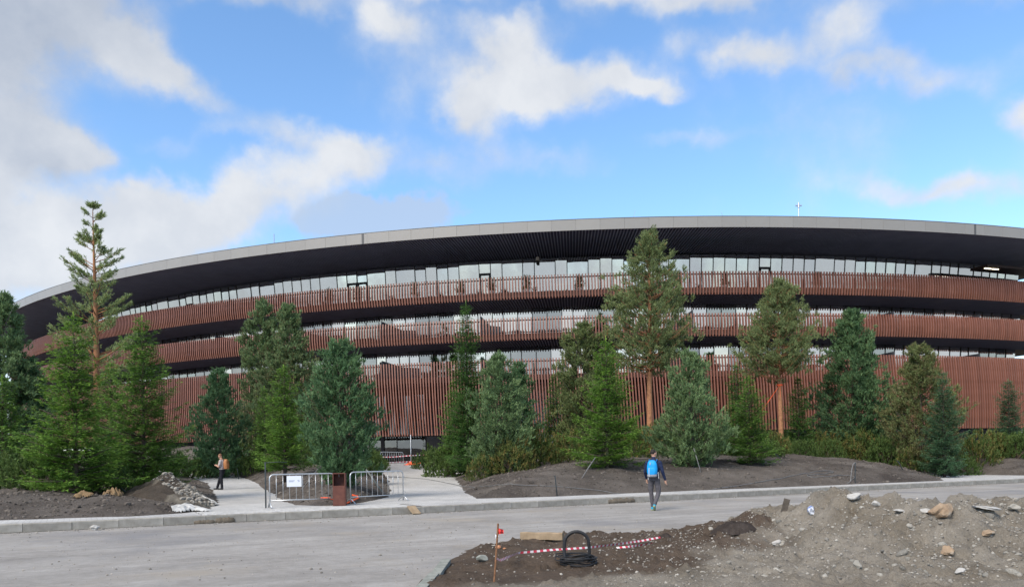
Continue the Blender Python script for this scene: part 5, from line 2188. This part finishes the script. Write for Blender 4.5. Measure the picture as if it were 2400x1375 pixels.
# tree stakes and guy ropes
for (u, v, u2, v2, w, mt, lab) in (
        (1362, 1120, 1395, 1072, .02, 'hose', 'pale guy stake leaning left under the bright green fir'),
        (1643, 1106, 1626, 1050, .02, 'hose', 'pale guy stake right of the grey-green pine stem'),
        (1545, 1058, 1572, 1045, .018, 'hose', 'guy rope running left from the grey-green pine'),
        (1682, 1058, 1664, 1040, .02, 'hose', 'short guy stake behind the grey-green pine'),
        (1737, 1084, 1752, 1043, .018, 'hose', 'guy stake under the bushy green fir'),
        (2213, 1100, 2214, 1052, .03, 'rock_green', 'green-grey upright stake in front of the blue-green fir'),
        (897, 1152, 832, 1064, .035, 'rock_green', 'thick green-grey pole propping the dense dark pine'),
        (700, 1152, 757, 1085, .02, 'hose', 'thin guy rope left of the dense dark pine'),
        (2062, 1052, 2102, 1028, .028, 'burlap', 'pale wooden pole lying against the burlap plants'),
        (60, 1092, 72, 1038, .022, 'hose', 'pale stake among the shrubs at far left'),
        (305, 1158, 262, 1128, .02, 'pipe_dark', 'black pole lying between the two big front firs')):
    p = on_soil(u, v)
    q = at(u2, v2, p.y + .5)
    b = MB()
    b.tube([p + Vector((0, 0, -.05)), p.lerp(q, .5), q], w, 6)
    o = b.build('tree_stake', M[mt], smooth=True)
    tag(o, lab, 'stake')
# straps of the second tall pine
p, _ = spot(1830, 50, 655)
tz = at(1830, 902, 50).z
t = tag(empty('tree_strap', (p[0], p[1], tz)), 'orange strap and guy line round the second orange-trunked pine', 'strap')
b = MB()
b.tube([(0, 0, -.05), (0, 0, .05)], .185, 10)
b.build('band', M['orange'], t)
for (x, y, z, nm) in ((-1.0, -.5, -1.2, 'guy_line'), (-.9, .9, -1.6, 'guy_line'), (.05, -.17, -2.6, 'hanging_end')):
    b = MB()
    b.tube([(-.05, -.17, 0), (x, y, z)], .012, 5)
    b.build(nm, M['orange'], t)
# potted and bagged plants waiting to be planted
p = on_soil(2046, 1046)
V, Fc = pebble_np(91, .85, .35, 3)
tag(put('rubbish_bag', mesh_np('rubbish_bag', V * np.array([.45, .4, .5]), Fc, M['black_bag'], smooth=True), None, p + Vector((0, 0, .25))), 'black rubbish bag slumped under the shrubs on the right', 'bag')
for (u, v, w, mt, lab) in ((2110, 1062, .34, 'burlap', 'light burlap root ball in front of the yellowing pine'), (2088, 1050, .30, 'rust', 'reddish root ball beside the light one'), (2068, 1048, .26, 'burlap', 'small burlap root ball next to the black bag')):
    p = on_soil(u, v)
    V, Fc = pebble_np(int(u), .75, .15, 3)
    tag(put('root_ball', mesh_np('root_ball', V * w * np.array([1.25, 1.1, 1.0]), Fc, M[mt], smooth=True), None, p + Vector((0, 0, w * .4))), lab, 'root ball')

# little conifers in pots behind the slats of the roof terrace
tr, V, C = grow_cedar(900, 1.15, .22, CEDO, CEDO_T, n_branch=26, shoot=12, brown=BROWN, browns=(.3, .3))
pc_me = mesh_np('crown', V, np.arange(len(V)).reshape(-1, 3), M['foliage'], col=C)
pt_me = tr.mesh('trunk', M['bark'])
b = MB()
V, Fq = [], []
for (rr, z) in ((.20, 0), (.27, .5), (.24, .5), (.22, .42)):
    for k in range(10):
        V.append((rr * math.cos(k * .6283), rr * math.sin(k * .6283), z))
for i in range(3):
    for k in range(10):
        w = (k + 1) % 10
        Fq.append((i * 10 + k, i * 10 + w, (i + 1) * 10 + w, (i + 1) * 10 + k))
pot_me = mesh_np('pot', V, Fq, M['pot'], smooth=True)
WHERE = ['left end of the terrace', 'left part of the terrace', 'left of the first terrace door', 'right of the first terrace door', 'above the slender dark fir', 'just right of the second terrace door', 'below the roof camera', 'left of the tallest pine', 'right of the tallest pine', 'left of the third terrace door', 'right of the third terrace door', 'right end of the terrace']
for i, u in enumerate((620, 665, 778, 845, 978, 1086, 1158, 1240, 1365, 1596, 1705, 1922)):
    tt = th_of(u, 102.6)
    q = pol(tt, 102.6)
    t = tag(empty('potted_conifer', (BC[0] + q[0], BC[1] + q[1], 15.81), i), 'small potted conifer behind the top slats, %s' % WHERE[i], 'potted plant', 'potted conifers on the roof terrace')
    t.scale = (1, 1, .92 + .16 * ((i * 7) % 5) / 5)
    put('pot', pot_me, t)
    put('trunk', pt_me, t, (0, 0, .4))
    put('crown', pc_me, t, (0, 0, .4))
# grit washed against the kerb and strewn over the road
VV, FF, nb = [], [], 0
r_ = np.random.default_rng(23)
for i in range(4200):
    if i % 3:
        x = r_.uniform(-13, 24)
        y = float(kerb_y(x)) - abs(r_.normal(0, .35)) - .03
    else:
        y = r_.uniform(8.8, 24)
        x = r_.uniform(-.72, .2) * y
        if y > kerb_y(x) - .1 or sdist(np.array([x]), np.array([y]), ISLAND)[0] > -.02:
            continue
    v, f = small[i % 6]
    sz = min(.005 + r_.exponential(.004), .03)
    VV.append(v * sz + np.array([x, y, sz * .3]))
    FF.append(f + nb)
    nb += len(v)
tag(put('road_grit', mesh_np('road_grit', np.concatenate(VV), np.concatenate(FF), M['pebbles'])), 'scattered grit along the kerb and over the road', 'grit', kind='stuff')

# ------------------------------------------------------------------ people
def _ellipsoid(c, r, rot=None, nu=14, nv=9):
    V, Fq = [], []
    for j in range(nv + 1):
        ph = math.pi * j / nv
        for i in range(nu):
            a = 2 * math.pi * i / nu
            V.append((math.sin(ph) * math.cos(a) * r[0], math.sin(ph) * math.sin(a) * r[1], math.cos(ph) * r[2]))
    for j in range(nv):
        for i in range(nu):
            w = (i + 1) % nu
            Fq.append((j * nu + i, (j + 1) * nu + i, (j + 1) * nu + w, j * nu + w))
    V = np.array(V)
    if rot is not None:
        V = V @ np.array(rot.to_3x3()).T
    return V + np.array(c), Fq


class Body:
    """overlapping closed shapes that are fused into one continuous skin"""

    def __init__(self):
        self.mb, self.prims = MB(), []

    def ell(self, c, r, lab, rot=None):
        V, Fq = _ellipsoid(c, r, rot)
        self.mb.add(V, Fq)
        self.prims.append(('e', np.array(c, float), np.array(r, float), lab, np.array(rot.to_3x3()) if rot is not None else np.eye(3)))

    def cap(self, a, b, r0, r1, lab):
        a, b = np.array(a, float), np.array(b, float)
        d = b - a
        L = np.linalg.norm(d)
        d = d / L
        pts, rad = [], []
        for k in np.linspace(-.995, 0, 4):
            pts.append(a + d * r0 * k)
            rad.append(r0 * math.sqrt(max(1e-4, 1 - k * k)))
        pts.append((a + b) / 2)
        rad.append((r0 + r1) / 2)
        for k in np.linspace(0, .995, 4):
            pts.append(b + d * r1 * k)
            rad.append(r1 * math.sqrt(max(1e-4, 1 - k * k)))
        self.mb.tube(pts, np.array(rad), 12)
        self.prims.append(('c', a, b, r0, r1, lab))

    def loft(self, rings, lab):
        """rings: (x, y, z, rx, ry)"""
        n = 18
        V, Fq = [], []
        for (x, y, z, rx, ry) in rings:
            for i in range(n):
                a = 2 * math.pi * i / n
                V.append((x + rx * math.copysign(abs(math.cos(a)) ** .8, math.cos(a)), y + ry * math.copysign(abs(math.sin(a)) ** .8, math.sin(a)), z))
        k = len(rings)
        for j in range(k - 1):
            for i in range(n):
                w = (i + 1) % n
                Fq.append((j * n + i, j * n + w, (j + 1) * n + w, (j + 1) * n + i))
        for base, rev in ((0, True), ((k - 1) * n, False)):
            for q in range(n // 2 - 1):
                f = (base + q, base + q + 1, base + n - 2 - q, base + n - 1 - q)
                Fq.append(f[::-1] if rev else f)
        self.mb.add(V, Fq)
        for a, b in zip(rings[:-1], rings[1:]):
            c = (np.array(a) + np.array(b)) / 2
            self.prims.append(('e', c[:3], np.array([c[3] * 1.05, c[4] * 1.05, abs(b[2] - a[2]) * .7 + .01]), lab, np.eye(3)))

    def hand(self, wrist, fwd, out, lab='skin', curl=.5, s=1.0):
        """palm, four unequal bent fingers and a thumb; fwd = down the hand, out = towards the thumb"""
        w, f, o = np.array(wrist, float), np.array(fwd, float), np.array(out, float)
        f /= np.linalg.norm(f)
        o = o - f * (o @ f)
        o /= np.linalg.norm(o)
        n = np.cross(f, o)
        self.cap(w, w + f * .075 * s, .028 * s, .033 * s, lab)
        for k, (off, ln) in enumerate(((.030, .070), (.010, .080), (-.011, .074), (-.031, .058))):
            a = w + f * .085 * s + o * off * s
            m = a + (f * math.cos(curl * .6) + n * math.sin(curl * .6)) * ln * .5 * s
            e = m + (f * math.cos(curl * 1.6) + n * math.sin(curl * 1.6)) * ln * .5 * s
            self.cap(a, m, .0095 * s, .009 * s, lab)
            self.cap(m, e, .009 * s, .0075 * s, lab)
        a = w + f * .02 * s + o * .025 * s
        m = a + (f * .6 + o * .7 + n * .2) * .045 * s
        self.cap(a, m, .012 * s, .010 * s, lab)
        self.cap(m, m + (f * .9 + o * .2 + n * .3) * .032 * s, .010 * s, .008 * s, lab)

    def head(self, c, yaw, pitch, hair_lab, s=1.0):
        Rm = Matrix.Rotation(yaw, 4, 'Z') @ Matrix.Rotation(pitch, 4, 'X')

        def P(x, y, z):
            return tuple(Vector(c) + Rm @ Vector((x * s, y * s, z * s)))
        self.ell(P(0, .0, .015), (.076 * s, .094 * s, .105 * s), 'skin', Rm)
        self.ell(P(0, .028, -.055), (.056 * s, .062 * s, .062 * s), 'skin', Rm)          # jaw
        self.ell(P(0, -.018, .036), (.082 * s, .090 * s, .092 * s), hair_lab, Rm)         # hair cap
        self.cap(P(0, .092, .012), P(0, .108, -.022), .009 * s, .014 * s, 'skin')        # nose
        self.cap(P(-.022, .087, -.055), P(.022, .087, -.055), .009 * s, .009 * s, 'lip')  # mouth
        for sx in (-1, 1):
            self.ell(P(sx * .078, -.002, -.005), (.012 * s, .022 * s, .032 * s), 'skin', Rm)
            self.ell(P(sx * .031, .084, .014), (.013 * s, .010 * s, .008 * s), 'eye', Rm)
            self.cap(P(sx * .018, .092, .033), P(sx * .046, .084, .033), .007 * s, .006 * s, hair_lab)
        return P

    def build(self, name, mats, parent, voxel=.0115, wrinkle=.004, seed=1):
        me = self.mb.mesh(name, [])
        o = bpy.data.objects.new('raw', me)
        COL.objects.link(o)
        m = o.modifiers.new('r', 'REMESH')
        m.mode = 'VOXEL'
        m.voxel_size = voxel
        sm = o.modifiers.new('s', 'SMOOTH')
        sm.iterations = 3
        sm.factor = .5
        dg = bpy.context.evaluated_depsgraph_get()
        ev = o.evaluated_get(dg)
        em = ev.to_mesh()
        nv, nf = len(em.vertices), len(em.polygons)
        V = np.empty(nv * 3)
        em.vertices.foreach_get('co', V)
        V = V.reshape(-1, 3)
        Fq = np.array([list(p.vertices) for p in em.polygons if len(p.vertices) == 4])
        N = np.empty(nv * 3)
        em.vertex_normals.foreach_get('vector', N)
        N = N.reshape(-1, 3)
        ev.to_mesh_clear()
        bpy.data.objects.remove(o)

        def label(pts):
            best = np.full(len(pts), 1e9)
            lab = np.zeros(len(pts), int)
            for pr in self.prims:
                if pr[0] == 'e':
                    q = (pts - pr[1]) @ pr[4]
                    k = np.linalg.norm(q / pr[2], axis=1)
                    d = (k - 1) * np.linalg.norm(q, axis=1) / np.maximum(k, 1e-6)
                    nm = pr[3]
                else:
                    a, b, r0, r1, nm = pr[1:]
                    e = b - a
                    t = np.clip((pts - a) @ e / (e @ e), 0, 1)
                    d = np.linalg.norm(pts - a - e * t[:, None], axis=1) - (r0 + (r1 - r0) * t)
                i = names.index(nm)
                up = d < best
                best[up] = d[up]
                lab[up] = i
            return lab
        names = list(mats)
        lv = label(V)
        cl = np.isin(lv, [names.index(k) for k in names if k in ('top', 'trousers')])
        w = np.sin(V[:, 2] * 62 + V[:, 0] * 24 + seed) * np.sin(V[:, 0] * 41 + V[:, 1] * 35 + V[:, 2] * 18)
        V = V + N * (w * wrinkle * cl)[:, None]
        lf = label(V[Fq].mean(1))
        return put(name, mesh_np(name, V, Fq, [mats[k] for k in names], smooth=True, mi=lf), parent)


def cm(name, c, rough=.8, spec=.2):
    return mat(name, [(.3, tuple(x * .85 for x in c)), (.7, tuple(x * 1.15 for x in c))], rough, (14, 4), (90, .25, .004), spec=spec)


SK = cm('skin', (.44, .255, .18), .55, .35)
P1M = {'skin': SK, 'lip': cm('lip', (.36, .15, .12), .5), 'eye': cm('eye', (.03, .025, .02), .3), 'hair': cm('dark_hair', (.022, .017, .015), .6), 'top': cm('navy_jacket', (.014, .022, .058), .75),
       'trousers': cm('grey_trousers', (.085, .080, .088), .85), 'shoe': cm('blue_shoe', (.015, .27, .42), .6), 'sole': cm('shoe_sole', (.26, .30, .16), .7)}
P2M = {'skin': SK, 'lip': P1M['lip'], 'eye': P1M['eye'], 'hair': cm('reddish_hair', (.20, .105, .06), .7), 'top': cm('grey_shirt', (.40, .37, .37), .85), 'trousers': cm('black_trousers', (.016, .017, .023), .85),
       'shoe': cm('dark_shoe', (.022, .022, .024), .6), 'sole': cm('dark_sole', (.03, .03, .03), .7)}

# the man walking away along the road
loc1 = Vector((4.13, 21.75, .004))
man = tag(empty('person', loc1, R(-22)), 'person in navy jacket and grey cargo trousers walking away on the road', 'person')
B = Body()
B.loft([(0, -.005, .86, .150, .105), (0, -.005, .93, .168, .118), (0, 0, .985, .165, .115)], 'trousers')
B.loft([(0, 0, .95, .172, .122), (0, .005, 1.05, .166, .118), (0, .01, 1.18, .178, .122), (0, .005, 1.30, .198, .125), (0, -.005, 1.39, .195, .112), (0, -.005, 1.45, .125, .085), (0, 0, 1.49, .07, .068)], 'top')
B.cap((0, .0, 1.44), (0, .012, 1.54), .060, .056, 'top')
B.cap((0, .012, 1.52), (0, .02, 1.60), .054, .052, 'skin')
B.head((0, .03, 1.655), R(-42), R(-3), 'hair')
# planted left leg
B.cap((-.085, 0, .90), (-.092, .055, .52), .093, .066, 'trousers')
B.cap((-.092, .055, .52), (-.062, .085, .13), .066, .054, 'trousers')
B.cap((-.062, .085, .13), (-.062, .085, .085), .052, .042, 'shoe')
B.cap((-.060, .045, .050), (-.070, .250, .042), .046, .036, 'shoe')
B.cap((-.060, .035, .020), (-.070, .262, .018), .038, .032, 'sole')
# trailing right leg, heel lifted
B.cap((.088, 0, .90), (.128, .03, .52), .095, .068, 'trousers')
B.cap((.128, .03, .52), (.055, -.165, .20), .068, .056, 'trousers')
B.cap((.055, -.165, .20), (.050, -.185, .15), .05, .044, 'shoe')
B.cap((.048, -.205, .135), (.035, -.085, .050), .044, .038, 'shoe')
B.cap((.050, -.245, .130), (.035, -.095, .018), .034, .030, 'sole')
B.cap((.035, -.095, .022), (.030, -.035, .020), .030, .026, 'sole')
B.cap((.035, -.085, .055), (.030, -.030, .035), .034, .026, 'shoe')
# cargo pockets
B.ell((-.150, .035, .66), (.030, .060, .085), 'trousers')
B.ell((.178, .015, .66), (.030, .060, .085), 'trousers')
# arms
B.cap((.185, -.005, 1.385), (.262, -.035, 1.13), .066, .050, 'top')
B.cap((.262, -.035, 1.13), (.318, .055, .905), .050, .038, 'top')
B.cap((.318, .055, .905), (.325, .072, .87), .028, .026, 'skin')
B.hand((.325, .072, .872), (.10, .18, -1), (-.5, 1, 0), curl=.55)
B.cap((-.185, -.005, 1.385), (-.255, .03, 1.13), .066, .050, 'top')
B.cap((-.255, .03, 1.13), (-.250, .17, .94), .050, .038, 'top')
B.cap((-.250, .17, .94), (-.247, .19, .91), .028, .026, 'skin')
B.hand((-.247, .19, .912), (.05, .4, -1), (.5, 1, 0), curl=.6)
B.build('body', P1M, man, seed=2)


def sup(c, r, e=.55, nu=22, nv=14, top=1.0):
    V, Fq = [], []

    def sg(x, p):
        return math.copysign(abs(x) ** p, x)
    for j in range(nv + 1):
        ph = math.pi * j / nv
        for i in range(nu):
            a = 2 * math.pi * i / nu
            z = sg(math.cos(ph), e)
            k = 1 - (1 - top) * max(0, z) ** 1.5
            V.append((c[0] + sg(math.sin(ph), e) * sg(math.cos(a), e) * r[0] * k, c[1] + sg(math.sin(ph), e) * sg(math.sin(a), e) * r[1] * k, c[2] + z * r[2]))
    for j in range(nv):
        for i in range(nu):
            w = (i + 1) % nu
            Fq.append((j * nu + i, (j + 1) * nu + i, (j + 1) * nu + w, j * nu + w))
    return np.array(V), Fq


def backpack(par, label, cols, r=(.150, .095, .245), c=(0, -.205, 1.225), white=True):
    t = tag(empty('backpack', par.location, par.rotation_euler.z), label, 'backpack')
    main = cm('pack_main', cols[0], .6, .3)
    V, Fq = sup(c, r, .6, top=.80)
    V[:, 1] += .008 * np.sin(V[:, 2] * 45 + V[:, 0] * 20)
    put('bag', mesh_np('bag', V, Fq, main, smooth=True), t)
    V, Fq = sup((c[0], c[1] - r[1] * .62, c[2] - r[2] * .32), (r[0] * .82, r[1] * .52, r[2] * .50), .6)
    put('front_pocket', mesh_np('front_pocket', V, Fq, main, smooth=True), t)
    V, Fq = sup((c[0], c[1] - .012, c[2] - r[2] * .84), (r[0] * .97, r[1] * .98, r[2] * .20), .6)
    put('base_panel', mesh_np('base_panel', V, Fq, cm('pack_base', cols[1], .7), smooth=True), t)
    for sx in (-1, 1):
        b = MB()
        x = sx * .105
        b.tube([(x, c[1] + .06, c[2] + r[2] * .80), (x * 1.05, -.06, 1.485), (x * 1.1, .05, 1.455), (x * 1.15, .115, 1.36), (x * 1.2, .128, 1.22), (x * 1.4, .06, 1.07), (x * 1.35, -.10, 1.03)], .016, 6)
        b.build('shoulder_strap', cm('pack_strap', cols[2], .7), t, smooth=True)
    if white:
        wm_ = cm('pack_webbing', (.62, .62, .60), .7)
        for (pts, nm) in (([(-.035, c[1] - r[1] - .006, 1.40), (-.040, c[1] - r[1] * 1.02, 1.33)], 'zip_pull'), ([(-.068, c[1] - r[1] * 1.17, 1.24), (-.070, c[1] - r[1] * 1.18, 1.10), (-.07, c[1] - r[1] * 1.0, .99)], 'zip'),
                          ([(.130, c[1] + .02, 1.05), (.165, -.155, 1.12), (.175, -.145, .93)], 'dangling_strap'), ([(-.12, c[1] + .02, 1.0), (-.125, c[1] + .03, .90)], 'dangling_strap')):
            b = MB()
            b.tube(pts, .009, 5)
            b.build(nm, wm_, t)
    return t


backpack(man, 'bright blue backpack worn by the walking man', ((.005, .27, .62), (.20, .21, .24), (.02, .12, .30)))

# the person reading a phone on the left path
x2, y2 = -14.05, 36.1
loc2 = Vector((x2 + .0, y2, float(paved(x2, y2)) + .004))
rd = tag(empty('person', loc2, R(84)), 'person in grey T-shirt and black trousers looking at a phone on the left path', 'person')
B = Body()
B.loft([(0, -.005, .87, .150, .112), (0, -.005, .94, .166, .125), (0, 0, 1.0, .160, .120)], 'trousers')
B.loft([(0, 0, .97, .168, .128), (0, .005, 1.06, .164, .130), (0, .0, 1.18, .172, .130), (0, -.01, 1.30, .190, .128), (0, -.005, 1.39, .185, .112), (0, .015, 1.45, .115, .085), (0, .03, 1.48, .068, .066)], 'top')
B.cap((0, .025, 1.45), (0, .062, 1.56), .056, .054, 'skin')
B.head((0, .088, 1.615), 0.0, R(-32), 'hair')
B.cap((.085, .0, .90), (.095, .17, .52), .100, .075, 'trousers')     # front leg
B.cap((.095, .17, .52), (.10, .305, .12), .075, .062, 'trousers')
B.cap((.10, .305, .12), (.10, .31, .08), .05, .044, 'shoe')
B.cap((.10, .285, .048), (.11, .49, .042), .046, .036, 'shoe')
B.cap((-.088, -.01, .90), (-.10, .0, .50), .100, .076, 'trousers')    # standing leg
B.cap((-.10, .0, .50), (-.105, -.035, .12), .076, .062, 'trousers')
B.cap((-.105, -.035, .12), (-.105, -.03, .08), .05, .044, 'shoe')
B.cap((-.105, -.06, .048), (-.115, .145, .042), .046, .036, 'shoe')
for sx in (-1, 1):
    B.cap((sx * .175, -.005, 1.385), (sx * .225, .02, 1.20), .068, .062, 'top')
    B.cap((sx * .222, .015, 1.22), (sx * .225, .06, 1.105), .046, .042, 'skin')
    B.cap((sx * .225, .06, 1.105), (sx * .085, .27, 1.175), .042, .030, 'skin')
    B.hand((sx * .085, .27, 1.175), (-sx * .45, .9, .12), (0, .1, 1), curl=.7, s=.95)
B.build('body', P2M, rd, seed=5)
backpack(rd, 'orange-brown backpack worn by the person with the phone', ((.36, .155, .06), (.33, .14, .055), (.25, .11, .05)), (.145, .105, .235), (0, -.21, 1.24), False)
b = MB()
b.box((-.038, -.005, -.075), (.038, .005, .075))
ph = b.build('phone', M['black_rubber'])
ph.matrix_world = Matrix.Translation(loc2) @ Matrix.Rotation(R(84), 4, 'Z') @ Matrix.Translation((0, .37, 1.21)) @ Matrix.Rotation(R(-50), 4, 'X')
tag(ph, 'dark phone held by the person on the left path', 'phone')
